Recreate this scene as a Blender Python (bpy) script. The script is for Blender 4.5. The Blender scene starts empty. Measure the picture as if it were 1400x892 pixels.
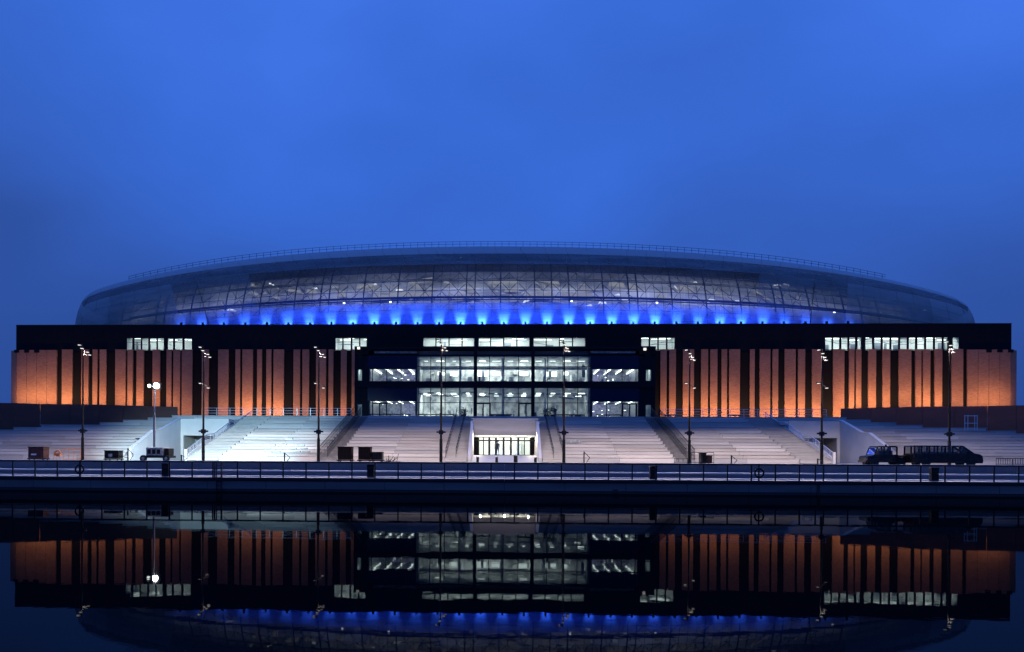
import bpy, bmesh, math, random
from mathutils import Vector, Matrix
random.seed(7)
scene = bpy.context.scene
col = scene.collection

# ------------------------------------------------------------------ camera
F, PX, PY = 1200.0, 636.0, 623.6          # focal length and principal point, in photograph pixels
YAW, ROLL, HC = math.atan(0.045), 0.0050, 2.46
cam_d = bpy.data.cameras.new("camera"); cam = bpy.data.objects.new("camera", cam_d); col.objects.link(cam)
cam_d.sensor_width = 36.0; cam_d.lens = 36.0 * F / 1400.0
cam_d.shift_x = (700 - PX) / 1400.0; cam_d.shift_y = (PY - 446) / 1400.0
cam_d.clip_start = 0.2; cam_d.clip_end = 6000
CM = Matrix.Rotation(YAW, 4, 'Z') @ Matrix.Rotation(math.pi / 2, 4, 'X') @ Matrix.Rotation(ROLL, 4, 'Z')
CM.translation = Vector((0, 0, HC)); cam.matrix_world = CM
scene.camera = cam
CI = CM.inverted()

# ------------------------------------------------------------------ sky (dusk, no sun)
world = bpy.data.worlds.new("World"); scene.world = world; world.use_nodes = True
nt = world.node_tree; nd = nt.nodes; lk = nt.links; nd.clear()
wo = nd.new('ShaderNodeOutputWorld'); bg = nd.new('ShaderNodeBackground'); bg.inputs[1].default_value = 1.0
tc = nd.new('ShaderNodeTexCoord'); mp = nd.new('ShaderNodeMapping'); mp.inputs['Scale'].default_value = (1.0, 1.0, 1.9); mp.inputs['Location'].default_value = (4.71, 6.67, 6.04)
n1 = nd.new('ShaderNodeTexNoise'); n1.inputs['Scale'].default_value = 3.1; n1.inputs['Detail'].default_value = 4; n1.inputs['Roughness'].default_value = .5
n2 = nd.new('ShaderNodeTexNoise'); n2.inputs['Scale'].default_value = 1.6; n2.inputs['Detail'].default_value = 2
sp = nd.new('ShaderNodeSeparateXYZ')
el = nd.new('ShaderNodeMapRange'); el.inputs['From Min'].default_value = 0.0; el.inputs['From Max'].default_value = 0.62; el.inputs['To Min'].default_value = 0.0; el.inputs['To Max'].default_value = 0.80
a1 = nd.new('ShaderNodeMath'); a1.operation = 'MULTIPLY_ADD'; a1.inputs[1].default_value = 0.34
a2 = nd.new('ShaderNodeMath'); a2.operation = 'MULTIPLY_ADD'; a2.inputs[1].default_value = 0.75
a3 = nd.new('ShaderNodeMath'); a3.operation = 'SUBTRACT'; a3.inputs[1].default_value = 0.445
rp = nd.new('ShaderNodeValToRGB'); e = rp.color_ramp.elements
e[0].position = 0.0; e[0].color = (0.022, 0.062, 0.26, 1)
e[1].position = 1.0; e[1].color = (0.085, 0.245, 1.0, 1)
for p, c in ((0.3, (0.028, 0.086, 0.37, 1)), (0.6, (0.040, 0.145, 0.66, 1)), (0.82, (0.060, 0.195, 0.87, 1))):
    q = e.new(p); q.color = c
lk.new(tc.outputs['Generated'], mp.inputs[0]); lk.new(mp.outputs[0], n1.inputs[0]); lk.new(mp.outputs[0], n2.inputs[0])
lk.new(tc.outputs['Generated'], sp.inputs[0]); lk.new(sp.outputs['Z'], el.inputs[0])
lk.new(n1.outputs[0], a1.inputs[0]); lk.new(el.outputs[0], a1.inputs[2])
lk.new(n2.outputs[0], a2.inputs[0]); lk.new(a1.outputs[0], a2.inputs[2])
lk.new(a2.outputs[0], a3.inputs[0]); lk.new(a3.outputs[0], rp.inputs[0])
lk.new(rp.outputs[0], bg.inputs[0]); lk.new(bg.outputs[0], wo.inputs[0])

# ------------------------------------------------------------------ exposure and sampling
scene.view_settings.view_transform = 'Standard'; scene.view_settings.look = 'None'
scene.view_settings.exposure = 0.0; scene.view_settings.gamma = 1.0; scene.view_settings.use_curve_mapping = False
scene.render.engine = 'CYCLES'
scene.cycles.use_denoising = True; scene.cycles.use_light_tree = True
scene.cycles.max_bounces = 6; scene.cycles.transparent_max_bounces = 16; scene.cycles.caustics_reflective = False
scene.cycles.sample_clamp_indirect = 4.0

# ------------------------------------------------------------------ projection helpers
def proj(p):
    c = CI @ Vector(p)
    return PX + F * c.x / -c.z, PY - F * c.y / -c.z
def ray(px, py):
    return (CM.to_3x3() @ Vector(((px - PX) / F, (PY - py) / F, -1))).normalized()
def X(px, Y, py=590):
    r = ray(px, py); return r.x * Y / r.y
def Zp(px, py, Y):
    r = ray(px, py); return HC + r.z * Y / r.y

# ------------------------------------------------------------------ materials
MATS = {}
def material(name, colour, rough=.7, metal=0.0, noise=None, bump=0.0, spec=0.5, emit=None, estr=0.0, alpha=None, scale=(1,1,1)):
    m = bpy.data.materials.new(name); m.use_nodes = True; t = m.node_tree; b = t.nodes['Principled BSDF']
    b.inputs['Base Color'].default_value = (*colour, 1); b.inputs['Roughness'].default_value = rough
    b.inputs['Metallic'].default_value = metal; b.inputs['Specular IOR Level'].default_value = spec
    if emit: b.inputs['Emission Color'].default_value = (*emit, 1); b.inputs['Emission Strength'].default_value = estr
    if noise:
        c2, sc, amt = noise
        g = t.nodes.new('ShaderNodeNewGeometry'); mp = t.nodes.new('ShaderNodeMapping'); mp.inputs['Scale'].default_value = scale
        n = t.nodes.new('ShaderNodeTexNoise'); n.inputs['Scale'].default_value = sc; n.inputs['Detail'].default_value = 6; n.inputs['Roughness'].default_value = .62
        r = t.nodes.new('ShaderNodeValToRGB'); r.color_ramp.elements[0].position = .5 - amt; r.color_ramp.elements[1].position = .5 + amt
        r.color_ramp.elements[0].color = (*c2, 1); r.color_ramp.elements[1].color = (*colour, 1)
        t.links.new(g.outputs['Position'], mp.inputs[0]); t.links.new(mp.outputs[0], n.inputs[0])
        t.links.new(n.outputs[0], r.inputs[0]); t.links.new(r.outputs[0], b.inputs['Base Color'])
        if bump:
            bp = t.nodes.new('ShaderNodeBump'); bp.inputs['Strength'].default_value = bump; bp.inputs['Distance'].default_value = .03
            t.links.new(n.outputs[0], bp.inputs['Height']); t.links.new(bp.outputs[0], b.inputs['Normal'])
    MATS[name] = m; return m
def glass_material(name, tint, through, rough=.02):
    m = bpy.data.materials.new(name); m.use_nodes = True; t = m.node_tree; t.nodes.clear()
    o = t.nodes.new('ShaderNodeOutputMaterial'); tr = t.nodes.new('ShaderNodeBsdfTransparent'); tr.inputs[0].default_value = (*tint, 1)
    gl = t.nodes.new('ShaderNodeBsdfGlossy'); gl.inputs['Roughness'].default_value = rough; gl.inputs[0].default_value = (.9, .95, 1, 1)
    mx = t.nodes.new('ShaderNodeMixShader'); fr = t.nodes.new('ShaderNodeFresnel'); fr.inputs[0].default_value = 1.45
    ad = t.nodes.new('ShaderNodeMath'); ad.operation = 'ADD'; ad.inputs[1].default_value = 1 - through
    t.links.new(fr.outputs[0], ad.inputs[0]); t.links.new(ad.outputs[0], mx.inputs[0])
    t.links.new(tr.outputs[0], mx.inputs[1]); t.links.new(gl.outputs[0], mx.inputs[2]); t.links.new(mx.outputs[0], o.inputs[0])
    MATS[name] = m; return m
def lamp_material(name, colour, strength):
    return material(name, (0.02, .02, .02), emit=colour, estr=strength)

M_conc = material('pale_concrete', (.52, .49, .47), .85, noise=((.33, .31, .30), .55, .28), bump=.25, scale=(.35, 1, 1.6))
M_conc_b = material('weathered_concrete', (.46, .44, .42), .88, noise=((.28, .27, .26), .8, .25), bump=.25, scale=(.5, 1, 1.2))
M_room = material('marked_interior_wall', (.62, .65, .64), .8, noise=((.16, .18, .19), .75, .16), scale=(1, 1, .8))
M_cast = material('smooth_cast_concrete', (.55, .54, .52), .75, noise=((.40, .39, .38), .35, .3), bump=.1)
M_steps = [material('step_concrete_%s' % n, c, .88, noise=(tuple(v*.55 for v in c), sc, .24), bump=.25, scale=(.18, 1, 2.2)) for n, c, sc in (('pale', (.51,.48,.46), .6), ('warm', (.46,.42,.39), .9), ('grey', (.40,.39,.39), .5), ('light', (.58,.55,.52), .7))]
M_riser = material('shade_dark_step_riser', (.16, .15, .16), .85, noise=((.09, .085, .09), .5, .3))  # unlit side of the quay steps put into a darker concrete colour
M_stair = material('shaded_stair_concrete', (.27, .26, .26), .9, noise=((.12,.12,.13), 1.5, .25), bump=.3)  # shade of the narrow stairs painted in as darker concrete
M_pave = material('plaza_paving', (.34, .33, .33), .8, noise=((.22, .22, .22), .6, .3), bump=.2)
M_quay = material('quay_stone', (.17, .145, .14), .85, noise=((.07, .06, .06), .5, .3), bump=.4, scale=(.3, 1, 2))
M_wet = material('wet_black_stone', (.018, .018, .020), .5, noise=((.008, .008, .009), 1.2, .3), bump=.4)
M_clad = material('black_metal_cladding', (.006, .008, .012), .6, 0, noise=((.004, .005, .009), .15, .3), spec=.10)
M_rec = material('dark_recess_wall', (.008, .007, .008), .9, spec=.1)
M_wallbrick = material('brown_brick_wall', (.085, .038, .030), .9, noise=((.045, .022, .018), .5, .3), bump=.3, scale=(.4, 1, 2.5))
M_wallglow = material('red_glow_brick_wall', (.34, .085, .05), .9, noise=((.20, .055, .035), .4, .3), bump=.3, scale=(.4, 1, 2.5))  # brown brick with the red glow on the right wall painted into its colour
M_navy = material('navy_panel', (.004, .009, .032), .25, .0, spec=.15)
M_dark = material('dark_painted_metal', (.006, .008, .012), .6, .0, spec=.3)
M_steel = material('grey_steel', (.20, .22, .25), .4, .7)
M_truss = material('roof_truss_paint', (.010, .013, .022), .7, 0, spec=.2)
M_white = material('white_painted_wall', (.72, .74, .72), .8, noise=((.52, .55, .54), .3, .3))
M_rail = material('galvanised_rail', (.55, .56, .58), .4, .5)
M_black = material('black_paint', (.004, .004, .005), .55, spec=.2)
M_paint = material('black_car_paint', (.004, .004, .006), .22, spec=.5)
M_rubber = material('black_rubber', (.01, .01, .01), .9)
M_rust = material('rust_red_paint', (.07, .016, .011), .8, noise=((.03, .01, .008), 2, .25))
M_umber = material('umber_stained_wood', (.020, .012, .010), .9, spec=.1)
M_orange = material('orange_plastic', (.75, .20, .04), .5)
M_body = material('grey_generator_panel', (.35, .36, .36), .5, .2, noise=((.14, .15, .15), 3.0, .12))
M_green = material('dark_green_leaves', (.03, .055, .02), .8)
M_skin = material('skin', (.45, .28, .2), .6)
M_cloth = material('dark_clothes', (.03, .03, .04), .9)
M_ground = material('far_ground', (.06, .06, .06), .95, noise=((.04, .04, .04), .02, .3))
M_glass = glass_material('window_glass', (.89, .95, .94), .95)
M_smoke = glass_material('tinted_car_glass', (.68, .69, .70), .985)
L_white = lamp_material('cool_white_light', (.95, 1.0, .97), 6.0)
L_soft = lamp_material('soft_ceiling_light', (.95, 1.0, .97), 2.2)
L_box = lamp_material('bright_wall_screen', (.92, 1.0, .97), 3.5)
L_lintel = lamp_material('lintel_light_strip', (1.0,.96,.88), 1.0)
L_warm = lamp_material('warm_white_light', (1.0, .90, .74), 7.0)
L_violet = lamp_material('violet_screen_glow', (.36, .28, 1.0), 1.6)
L_post = lamp_material('street_light_lens', (1.0, .93, .86), 1.3)
L_flood = lamp_material('flood_light_lens', (.72, .90, 1.0), 400.0)
L_blue = lamp_material('blue_light_lens', (.10, .30, 1.0), 6.0)

def brick_material():
    m = material('red_brick', (.34, .16, .10), .9); t = m.node_tree; b = t.nodes['Principled BSDF']
    g = t.nodes.new('ShaderNodeNewGeometry'); s = t.nodes.new('ShaderNodeSeparateXYZ'); c = t.nodes.new('ShaderNodeCombineXYZ')
    t.links.new(g.outputs['Position'], s.inputs[0]); t.links.new(s.outputs['X'], c.inputs['X']); t.links.new(s.outputs['Z'], c.inputs['Y'])
    k = t.nodes.new('ShaderNodeTexBrick'); k.inputs['Scale'].default_value = 1.0
    k.inputs['Brick Width'].default_value = .45; k.inputs['Row Height'].default_value = .15; k.inputs['Mortar Size'].default_value = .012
    k.inputs['Color1'].default_value = (.38, .175, .10, 1); k.inputs['Color2'].default_value = (.27, .12, .075, 1); k.inputs['Mortar'].default_value = (.20, .12, .10, 1)
    n = t.nodes.new('ShaderNodeTexNoise'); n.inputs['Scale'].default_value = .25; n.inputs['Detail'].default_value = 6
    r = t.nodes.new('ShaderNodeMapRange'); r.inputs['To Min'].default_value = .62; r.inputs['To Max'].default_value = 1.3
    x = t.nodes.new('ShaderNodeVectorMath'); x.operation = 'SCALE'
    t.links.new(c.outputs[0], k.inputs['Vector']); t.links.new(g.outputs['Position'], n.inputs[0]); t.links.new(n.outputs[0], r.inputs[0])
    t.links.new(k.outputs['Color'], x.inputs[0]); t.links.new(r.outputs[0], x.inputs['Scale']); t.links.new(x.outputs[0], b.inputs['Base Color'])
    return m
M_brick = brick_material()

def shell_material(name, through, base, metal, rough):
    m = bpy.data.materials.new(name); m.use_nodes = True; t = m.node_tree; b = t.nodes['Principled BSDF']; o = t.nodes['Material Output']
    b.inputs['Base Color'].default_value = (*base, 1); b.inputs['Metallic'].default_value = metal; b.inputs['Roughness'].default_value = rough
    g = t.nodes.new('ShaderNodeNewGeometry'); n = t.nodes.new('ShaderNodeTexNoise'); mp = t.nodes.new('ShaderNodeMapping'); mp.inputs['Scale'].default_value = (.12, .12, .8)
    n.inputs['Scale'].default_value = 1.0; n.inputs['Detail'].default_value = 5
    t.links.new(g.outputs['Position'], mp.inputs[0]); t.links.new(mp.outputs[0], n.inputs[0])
    r = t.nodes.new('ShaderNodeMapRange'); r.inputs['From Min'].default_value = .3; r.inputs['From Max'].default_value = .7
    r.inputs['To Min'].default_value = rough - .1; r.inputs['To Max'].default_value = rough + .15
    t.links.new(n.outputs[0], r.inputs[0]); t.links.new(r.outputs[0], b.inputs['Roughness'])
    cr = t.nodes.new('ShaderNodeValToRGB'); cr.color_ramp.elements[0].position = .35; cr.color_ramp.elements[1].position = .65
    cr.color_ramp.elements[0].color = (*[c * .72 for c in base], 1); cr.color_ramp.elements[1].color = (*base, 1)
    t.links.new(n.outputs[0], cr.inputs[0]); t.links.new(cr.outputs[0], b.inputs['Base Color'])
    if through:
        tr = t.nodes.new('ShaderNodeBsdfTransparent'); mx = t.nodes.new('ShaderNodeMixShader'); r2 = t.nodes.new('ShaderNodeMapRange')
        r2.inputs['From Min'].default_value = .3; r2.inputs['From Max'].default_value = .7
        r2.inputs['To Min'].default_value = 1 - through - .08; r2.inputs['To Max'].default_value = 1 - through + .08
        t.links.new(n.outputs[0], r2.inputs[0]); t.links.new(r2.outputs[0], mx.inputs[0])
        t.links.new(tr.outputs[0], mx.inputs[1]); t.links.new(b.outputs[0], mx.inputs[2]); t.links.new(mx.outputs[0], o.inputs[0])
    return m
M_shell = shell_material('brushed_metal_roof', 0, (.27, .27, .28), .25, .45)
M_roof_sheets = [shell_material('roof_sheet_%s' % n, th, c, mt, .5) for n, th, c, mt in (('foot', .45, (.24,.27,.32), .1), ('low', .66, (.18,.19,.21), .1), ('middle', .74, (.16,.17,.18), .1), ('high', .52, (.24,.25,.27), .1), ('top', .30, (.27,.28,.30), .12), ('blend', .50, (.20,.21,.22), .1))]
M_end2 = shell_material('roof_tip_sheet', .10, (.22,.22,.22), .1, .45)
M_end = shell_material('roof_end_sheet', .27, (.23,.23,.23), .1, .45)

# ------------------------------------------------------------------ mesh helpers
class MB:
    def __init__(s): s.v = []; s.f = []
    def quad(s, a, b, c, d):
        i = len(s.v); s.v += [tuple(a), tuple(b), tuple(c), tuple(d)]; s.f.append((i, i+1, i+2, i+3)); return s
    def box(s, x0, x1, y0, y1, z0, z1):
        i = len(s.v)
        s.v += [(x0,y0,z0),(x1,y0,z0),(x1,y1,z0),(x0,y1,z0),(x0,y0,z1),(x1,y0,z1),(x1,y1,z1),(x0,y1,z1)]
        s.f += [(i,i+3,i+2,i+1),(i+4,i+5,i+6,i+7),(i,i+1,i+5,i+4),(i+1,i+2,i+6,i+5),(i+2,i+3,i+7,i+6),(i+3,i,i+4,i+7)]; return s
    def tube(s, a, b, r, n=6, r2=None):
        a, b = Vector(a), Vector(b); d = (b - a)
        if d.length < 1e-6: return s
        d.normalize(); u = d.orthogonal().normalized(); w = d.cross(u); i = len(s.v); r2 = r if r2 is None else r2
        for p, q in ((a, r), (b, r2)):
            for k in range(n):
                t = 2 * math.pi * k / n; s.v.append(tuple(p + (u * math.cos(t) + w * math.sin(t)) * q))
        for k in range(n):
            j = (k + 1) % n; s.f.append((i+k, i+j, i+n+j, i+n+k))
        s.f.append(tuple(i + n - 1 - k for k in range(n))); s.f.append(tuple(i + n + k for k in range(n))); return s
    def prism(s, pts, y0, y1, axis='y'):
        i = len(s.v); n = len(pts)
        for y in (y0, y1):
            for p, q in pts: s.v.append((p, y, q) if axis == 'y' else ((y, p, q) if axis == 'x' else (p, q, y)))
        s.f.append(tuple(range(i, i+n))); s.f.append(tuple(range(i+2*n-1, i+n-1, -1)))
        for k in range(n):
            j = (k + 1) % n; s.f.append((i+k, i+n+k, i+n+j, i+j))
        return s
    def ring(s, c, R, r, axis='y', n=20, m=8):
        i = len(s.v)
        for a in range(n):
            t = 2*math.pi*a/n
            for b_ in range(m):
                q = 2*math.pi*b_/m; rr = R + r*math.cos(q); h = r*math.sin(q)
                p = (rr*math.cos(t), h, rr*math.sin(t)) if axis == 'y' else (rr*math.cos(t), rr*math.sin(t), h)
                s.v.append((c[0]+p[0], c[1]+p[1], c[2]+p[2]))
        for a in range(n):
            for b_ in range(m):
                s.f.append((i+a*m+b_, i+((a+1)%n)*m+b_, i+((a+1)%n)*m+(b_+1)%m, i+a*m+(b_+1)%m))
        return s
    def build(s, name, mat, parent=None, loc=None, smooth=False, bevel=0):
        me = bpy.data.meshes.new(name); me.from_pydata(s.v, [], s.f); me.update()
        bm = bmesh.new(); bm.from_mesh(me); bmesh.ops.recalc_face_normals(bm, faces=bm.faces)
        if bevel: bmesh.ops.bevel(bm, geom=bm.edges, offset=bevel, segments=1, affect='EDGES')
        bm.to_mesh(me); bm.free()
        if smooth:
            for p in me.polygons: p.use_smooth = True
        me.materials.append(mat); o = bpy.data.objects.new(name, me); col.objects.link(o)
        if parent: o.parent = parent
        if loc: o.location = loc
        return o
def shift(o, root):                       # mesh made in world coordinates, parented to a moved root
    o.location = -root.location
def tag(o, label=None, cat=None, group=None, kind=None):
    if label: o['label'] = label
    if cat: o['category'] = cat
    if group: o['group'] = group
    if kind: o['kind'] = kind
    return o
def thing(name, label, cat, loc=(0,0,0), group=None):
    o = bpy.data.objects.new(name, None); col.objects.link(o); o.location = loc; o.empty_display_size = .3
    return tag(o, label, cat, group)
def part(mb, name, mat, root, **k):       # world-coordinate mesh under a root (or under a part that already sits there)
    o = mb.build(name, mat, root, **k)
    if root is not None and root.parent is None: o.location = -root.location
    return o
def copy_tree(o, parent=None):
    c = o.copy(); col.objects.link(c); c.parent = parent
    for ch in list(o.children): copy_tree(ch, c)
    return c
def lamp(kind, name, loc, colour, power, parent=None, target=None, **kw):
    d = bpy.data.lights.new(name, kind); d.color = colour; d.energy = power
    for k, v in kw.items(): setattr(d, k, v)
    o = bpy.data.objects.new(name, d); col.objects.link(o); o.location = loc
    if target is not None:
        o.rotation_euler = (Vector(target) - Vector(loc)).to_track_quat('-Z', 'Y').to_euler()
    if parent: o.parent = parent; o.location = Vector(loc) - (parent.location if parent.parent is None else Vector((0,0,0)))
    return o

# ================================================================== THE SETTING
QY = 58.3            # quay edge
PZ = 1.80            # plaza level
def struct(mb, name, mat, label=None):
    o = mb.build(name, mat); return tag(o, label, None, None, 'structure')
water = MB().quad((-1500,-400,0),(1500,-400,0),(1500,QY+1,0),(-1500,QY+1,0))
mw = bpy.data.materials.new('dock_water'); mw.use_nodes = True; t = mw.node_tree; b = t.nodes['Principled BSDF']
b.inputs['Base Color'].default_value = (.002, .004, .006, 1); b.inputs['Roughness'].default_value = .5; b.inputs['Specular IOR Level'].default_value = 0.0
gl = t.nodes.new('ShaderNodeBsdfGlossy'); gl.inputs['Roughness'].default_value = .012; gl.inputs[0].default_value = (.25, .26, .26, 1)
fr = t.nodes.new('ShaderNodeFresnel'); fr.inputs[0].default_value = 1.333; mx = t.nodes.new('ShaderNodeMixShader')
t.links.new(fr.outputs[0], mx.inputs[0]); t.links.new(b.outputs[0], mx.inputs[1]); t.links.new(gl.outputs[0], mx.inputs[2]); t.links.new(mx.outputs[0], t.nodes['Material Output'].inputs[0])
g = t.nodes.new('ShaderNodeNewGeometry'); n = t.nodes.new('ShaderNodeTexNoise'); n.inputs['Scale'].default_value = .9; n.inputs['Detail'].default_value = 3
bp = t.nodes.new('ShaderNodeBump'); bp.inputs['Strength'].default_value = .025; bp.inputs['Distance'].default_value = .05
t.links.new(g.outputs['Position'], n.inputs[0]); t.links.new(n.outputs[0], bp.inputs['Height']); t.links.new(bp.outputs[0], gl.inputs['Normal']); t.links.new(bp.outputs[0], fr.inputs['Normal'])
struct(water, 'dock_water', mw, 'still black dock water mirroring the lit stadium')
struct(MB().quad((-3000,95,1.70),(3000,95,1.70),(3000,5000,1.70),(-3000,5000,1.70)), 'ground', M_ground, 'dark flat ground stretching away behind the stadium')
struct(MB().box(-400,400,68.0,130,-2,PZ), 'plaza', M_pave, 'wide paved plaza between the quay and the seating steps')

quay = thing('quay_wall', 'long grey stone quay wall rising from the dock water', 'quay', (0, QY, 0)); quay['kind'] = 'structure'; del quay['category']
xs = -84.0; i = 0
blk = MB().box(0, 3.98, -.02, .5, .16, .70).build('wall_block', M_quay, quay, bevel=.02); cop = MB().box(0, 3.99, -.10, .7, .74, .93).build('coping_stone', M_dark, quay, bevel=.015)
blk.location = (xs, 0, 0); cop.location = (xs, 0, 0)
for i in range(1, 41):
    for s_ in (blk, cop):
        c = s_.copy(); col.objects.link(c); c.parent = quay; c.location = (xs + 4*i, random.uniform(-.006, .006), 0)
part(MB().box(-400,400,QY+.02,68.0,-2,.73), 'wall_core', M_wet, quay)
part(MB().box(-400,400,QY+.71,65.0,.731,.925), 'quay_paving', M_cast, quay)
src = None
for k in range(-24, 24):
    for nm_, bxs, mt_ in (('lower_step_riser', (65.0,67.5,.6,1.22), M_riser), ('lower_step_tread', (64.94,67.5,1.224,1.31), M_cast), ('upper_step_riser', (67.5,68.3,.9,1.88), M_riser), ('kerb_capping', (67.44,68.35,1.884,1.97), M_cast)):
        part(MB().box(k*4+.01,k*4+3.99,bxs[0]+random.uniform(0,.01),bxs[1],bxs[2],bxs[3]), nm_, mt_, quay)
# a dark drain mark low on the wall
part(MB().box(X(1117,QY),X(1121,QY),QY-.06,QY+.1,.05,.7), 'fender', M_wet, quay)
part(MB().box(X(838,QY),X(845,QY),QY-.06,QY+.1,.1,.3), 'drain_mouth', M_wet, quay)

# ------------------------------------------------------------------ quay railing (a fence of its own)
rail = thing('quay_railing', 'long black metal railing along the quay edge above the water', 'railing', (0, QY+.2, .93))
post0 = MB().box(-.045,.045,-.03,.03,0,1.06).build('post', M_dark, rail)
SP = 1.555; x0 = X(48, QY+.2, 640); k0 = int((-72 - x0) / SP)
first = True
for k in range(k0, k0 + 96):
    xx = x0 + SP * k
    if first: post0.location = (xx, 0, 0); first = False; continue
    c = post0.copy(); col.objects.link(c); c.parent = rail; c.location = (xx, 0, 0)
xa, xb = x0 + SP*k0, x0 + SP*(k0+95)
MB().box(xa,xb,-.05,.05,1.0,1.10).build('top_rail', M_dark, rail)
MB().box(xa,xb,-.012,.012,.52,.545).build('middle_wire', M_dark, rail)
MB().box(xa,xb,-.02,.02,.06,.10).build('bottom_rail', M_dark, rail)
for px in (291, 303, 1115):
    c = post0.copy(); col.objects.link(c); c.parent = rail; c.location = (X(px, QY+.2, 640), .04, 0)
ld = thing('quay_ladder', 'thin dark ladder rail dropping from the quay edge to the water', 'ladder', (X(297,QY,650), QY-.12, 0))
MB().box(-.03,.03,-.03,.03,.0,2.0).build('side_rail', M_dark, ld)
MB().box(.28,.33,-.03,.03,.0,2.0).build('side_rail', M_dark, ld)
for i in range(7): MB().box(-.02,.3,-.02,.02,.15+.26*i,.18+.26*i).build('rung', M_dark, ld)

def lifebuoy(px, label):
    xx = X(px, QY+.1, 640); r = thing('lifebuoy', label, 'lifebuoy', (xx, QY+.08, 1.43), 'lifebuoys on the quay railing')
    MB().ring((0,0,0), .28, .06, 'y', 28, 8).build('ring', M_black, r, smooth=True)
    MB().box(-.05,.05,.09,.13,-.5,.62).build('holder_board', M_dark, r)
    rp_ = MB()
    for k in range(4):
        a = math.pi/4 + k*math.pi/2; rp_.tube((.36*math.cos(a),0,.36*math.sin(a)), (.36*math.cos(a+math.pi/2),0,.36*math.sin(a+math.pi/2)), .014)
    rp_.build('grab_rope', M_rail, r)
lifebuoy(109, 'round dark lifebuoy on the railing in front of the leftmost lamp post')
lifebuoy(1038, 'round dark lifebuoy on the railing before the right seating steps')
def bin_(px, label):
    xx = X(px, QY+1.6, 642); r = thing('litter_bin', label, 'bin', (xx, QY+1.6, .93), 'black bins behind the quay railing')
    MB().box(-.24,.24,-.2,.2,0,.84).build('body', M_black, r, bevel=.02)
    MB().box(-.27,.27,-.23,.23,.84,.92).build('lid', M_black, r, bevel=.02)
    MB().box(-.16,.16,-.215,-.2,.62,.74).build('opening', M_rubber, r)
bin_(227, 'black litter bin below the portable lighting tower'); bin_(507, 'black litter bin in front of the dark crates')
bin_(893, 'black litter bin below the right narrow stair'); bin_(1277, 'black litter bin in front of the long dark van')

# ================================================================== STEPPED SEATING
NR, Y0, DY, RISE = 15, 96.0, 1.54, .387
ZT = 2.0 + NR * RISE           # 7.8 terrace level
YT = Y0 + (NR - 1) * DY
def step_mesh(w, d, h):        # front at y=0, top at z=0
    m = MB(); m.box(0, w, .03, .5, -h, -.112); m.box(0, w, .3, d, -.115, -.07); m.box(0, w, 0, d, -.068, 0); return m
def block(x0, x1, label, group, k0=0, seam=None, mat=None):
    r = thing('seating_steps', label, 'steps', (x0, Y0, PZ), group); lib = []
    for k in range(k0, NR):
        d = DY + .03 if k < NR-1 else .6
        w = x1 - x0
        segs = max(1, round(w / 5.4)); sw = w / segs
        for j in range(segs):
            ci = random.choice((0,0,1,2,3)); key = (round(d,2), ci); src = next((q for q in lib if q[0] == key), None)
            if not src:
                o = step_mesh(sw - .02, d, .6).build('step', mat or M_steps[ci], r); lib.append((key, o))
            else:
                o = src[1].copy(); col.objects.link(o); o.parent = r
            o.location = (j*sw + .01, k*DY + random.uniform(-.012,.012), 2.0 + (k+1)*RISE - PZ + random.uniform(-.006,.006))
    part(MB().box(x0+.02, x1-.02, Y0 + k0*DY + .3, Y0+(k0+.5)*DY, PZ, 2.0+k0*RISE-.02) if k0 else MB().box(x0+.02,x1-.02,Y0+.1,Y0+.6,PZ,2.0), 'plinth', M_conc_b, r)
    return r
def stair(x0, x1, label, group, n_sub=2, mat=None):
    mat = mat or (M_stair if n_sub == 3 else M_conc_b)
    r = thing('stair_flight', label, 'stairs', (x0, Y0, PZ), group); w = x1 - x0; src = None
    n = NR * n_sub; d = DY / n_sub; h = RISE / n_sub
    for k in range(n):
        if src is None: src = o = step_mesh(w - .02, d + .02, .35).build('tread', mat or M_conc_b, r)
        else: o = src.copy(); col.objects.link(o); o.parent = r
        o.location = (.01, -.3 + k*d, 2.0 + (k+1)*h - PZ)
    return r
G = 'pale concrete seating steps'
XW, XS, XC, XA, XB, XM, XE = 41.4, 35.2, 31.7, 20.6, 18.5, 6.5, 4.15
block(-66, -XW-.35, 'long pale seating steps on the far left below the brown wall', G)
block(-XC, -XA, 'brightly lit bluish white seating steps beside the lighting tower', G)
block(-XB, -XM, 'pinkish seating steps between the crates and the entrance', G)
block(XM, XB, 'pinkish seating steps just right of the lit entrance', G)
block(XA, XC, 'pinkish seating steps between the right narrow stair and the right ramped rail', G)
block(XW+.35, 66, 'pale seating steps behind the parked van on the far right', G)
block(-XW-.3, -XS, 'short upper seating rows above the left passage recess', G, k0=12)
block(XS, XW+.3, 'short upper seating rows above the right passage recess', G, k0=12)
G2 = 'concrete stairs between the seating steps'
stair(-XS, -XC, 'wide stair with pale parapet at the left passage recess', G2)
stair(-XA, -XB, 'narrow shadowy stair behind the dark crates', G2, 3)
stair(-XM, -XE, 'steep stair just left of the lit entrance', G2, 2)
stair(XE, XM, 'steep stair just right of the lit entrance', G2, 2)
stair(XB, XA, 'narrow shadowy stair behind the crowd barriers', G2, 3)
stair(XC, XS, 'wide stair with pale parapet at the right passage recess', G2)
struct(MB().box(-66,66,YT+.5,172,1.6,ZT-.004), 'upper_terrace', M_pave, 'raised terrace in front of the stadium')

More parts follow.
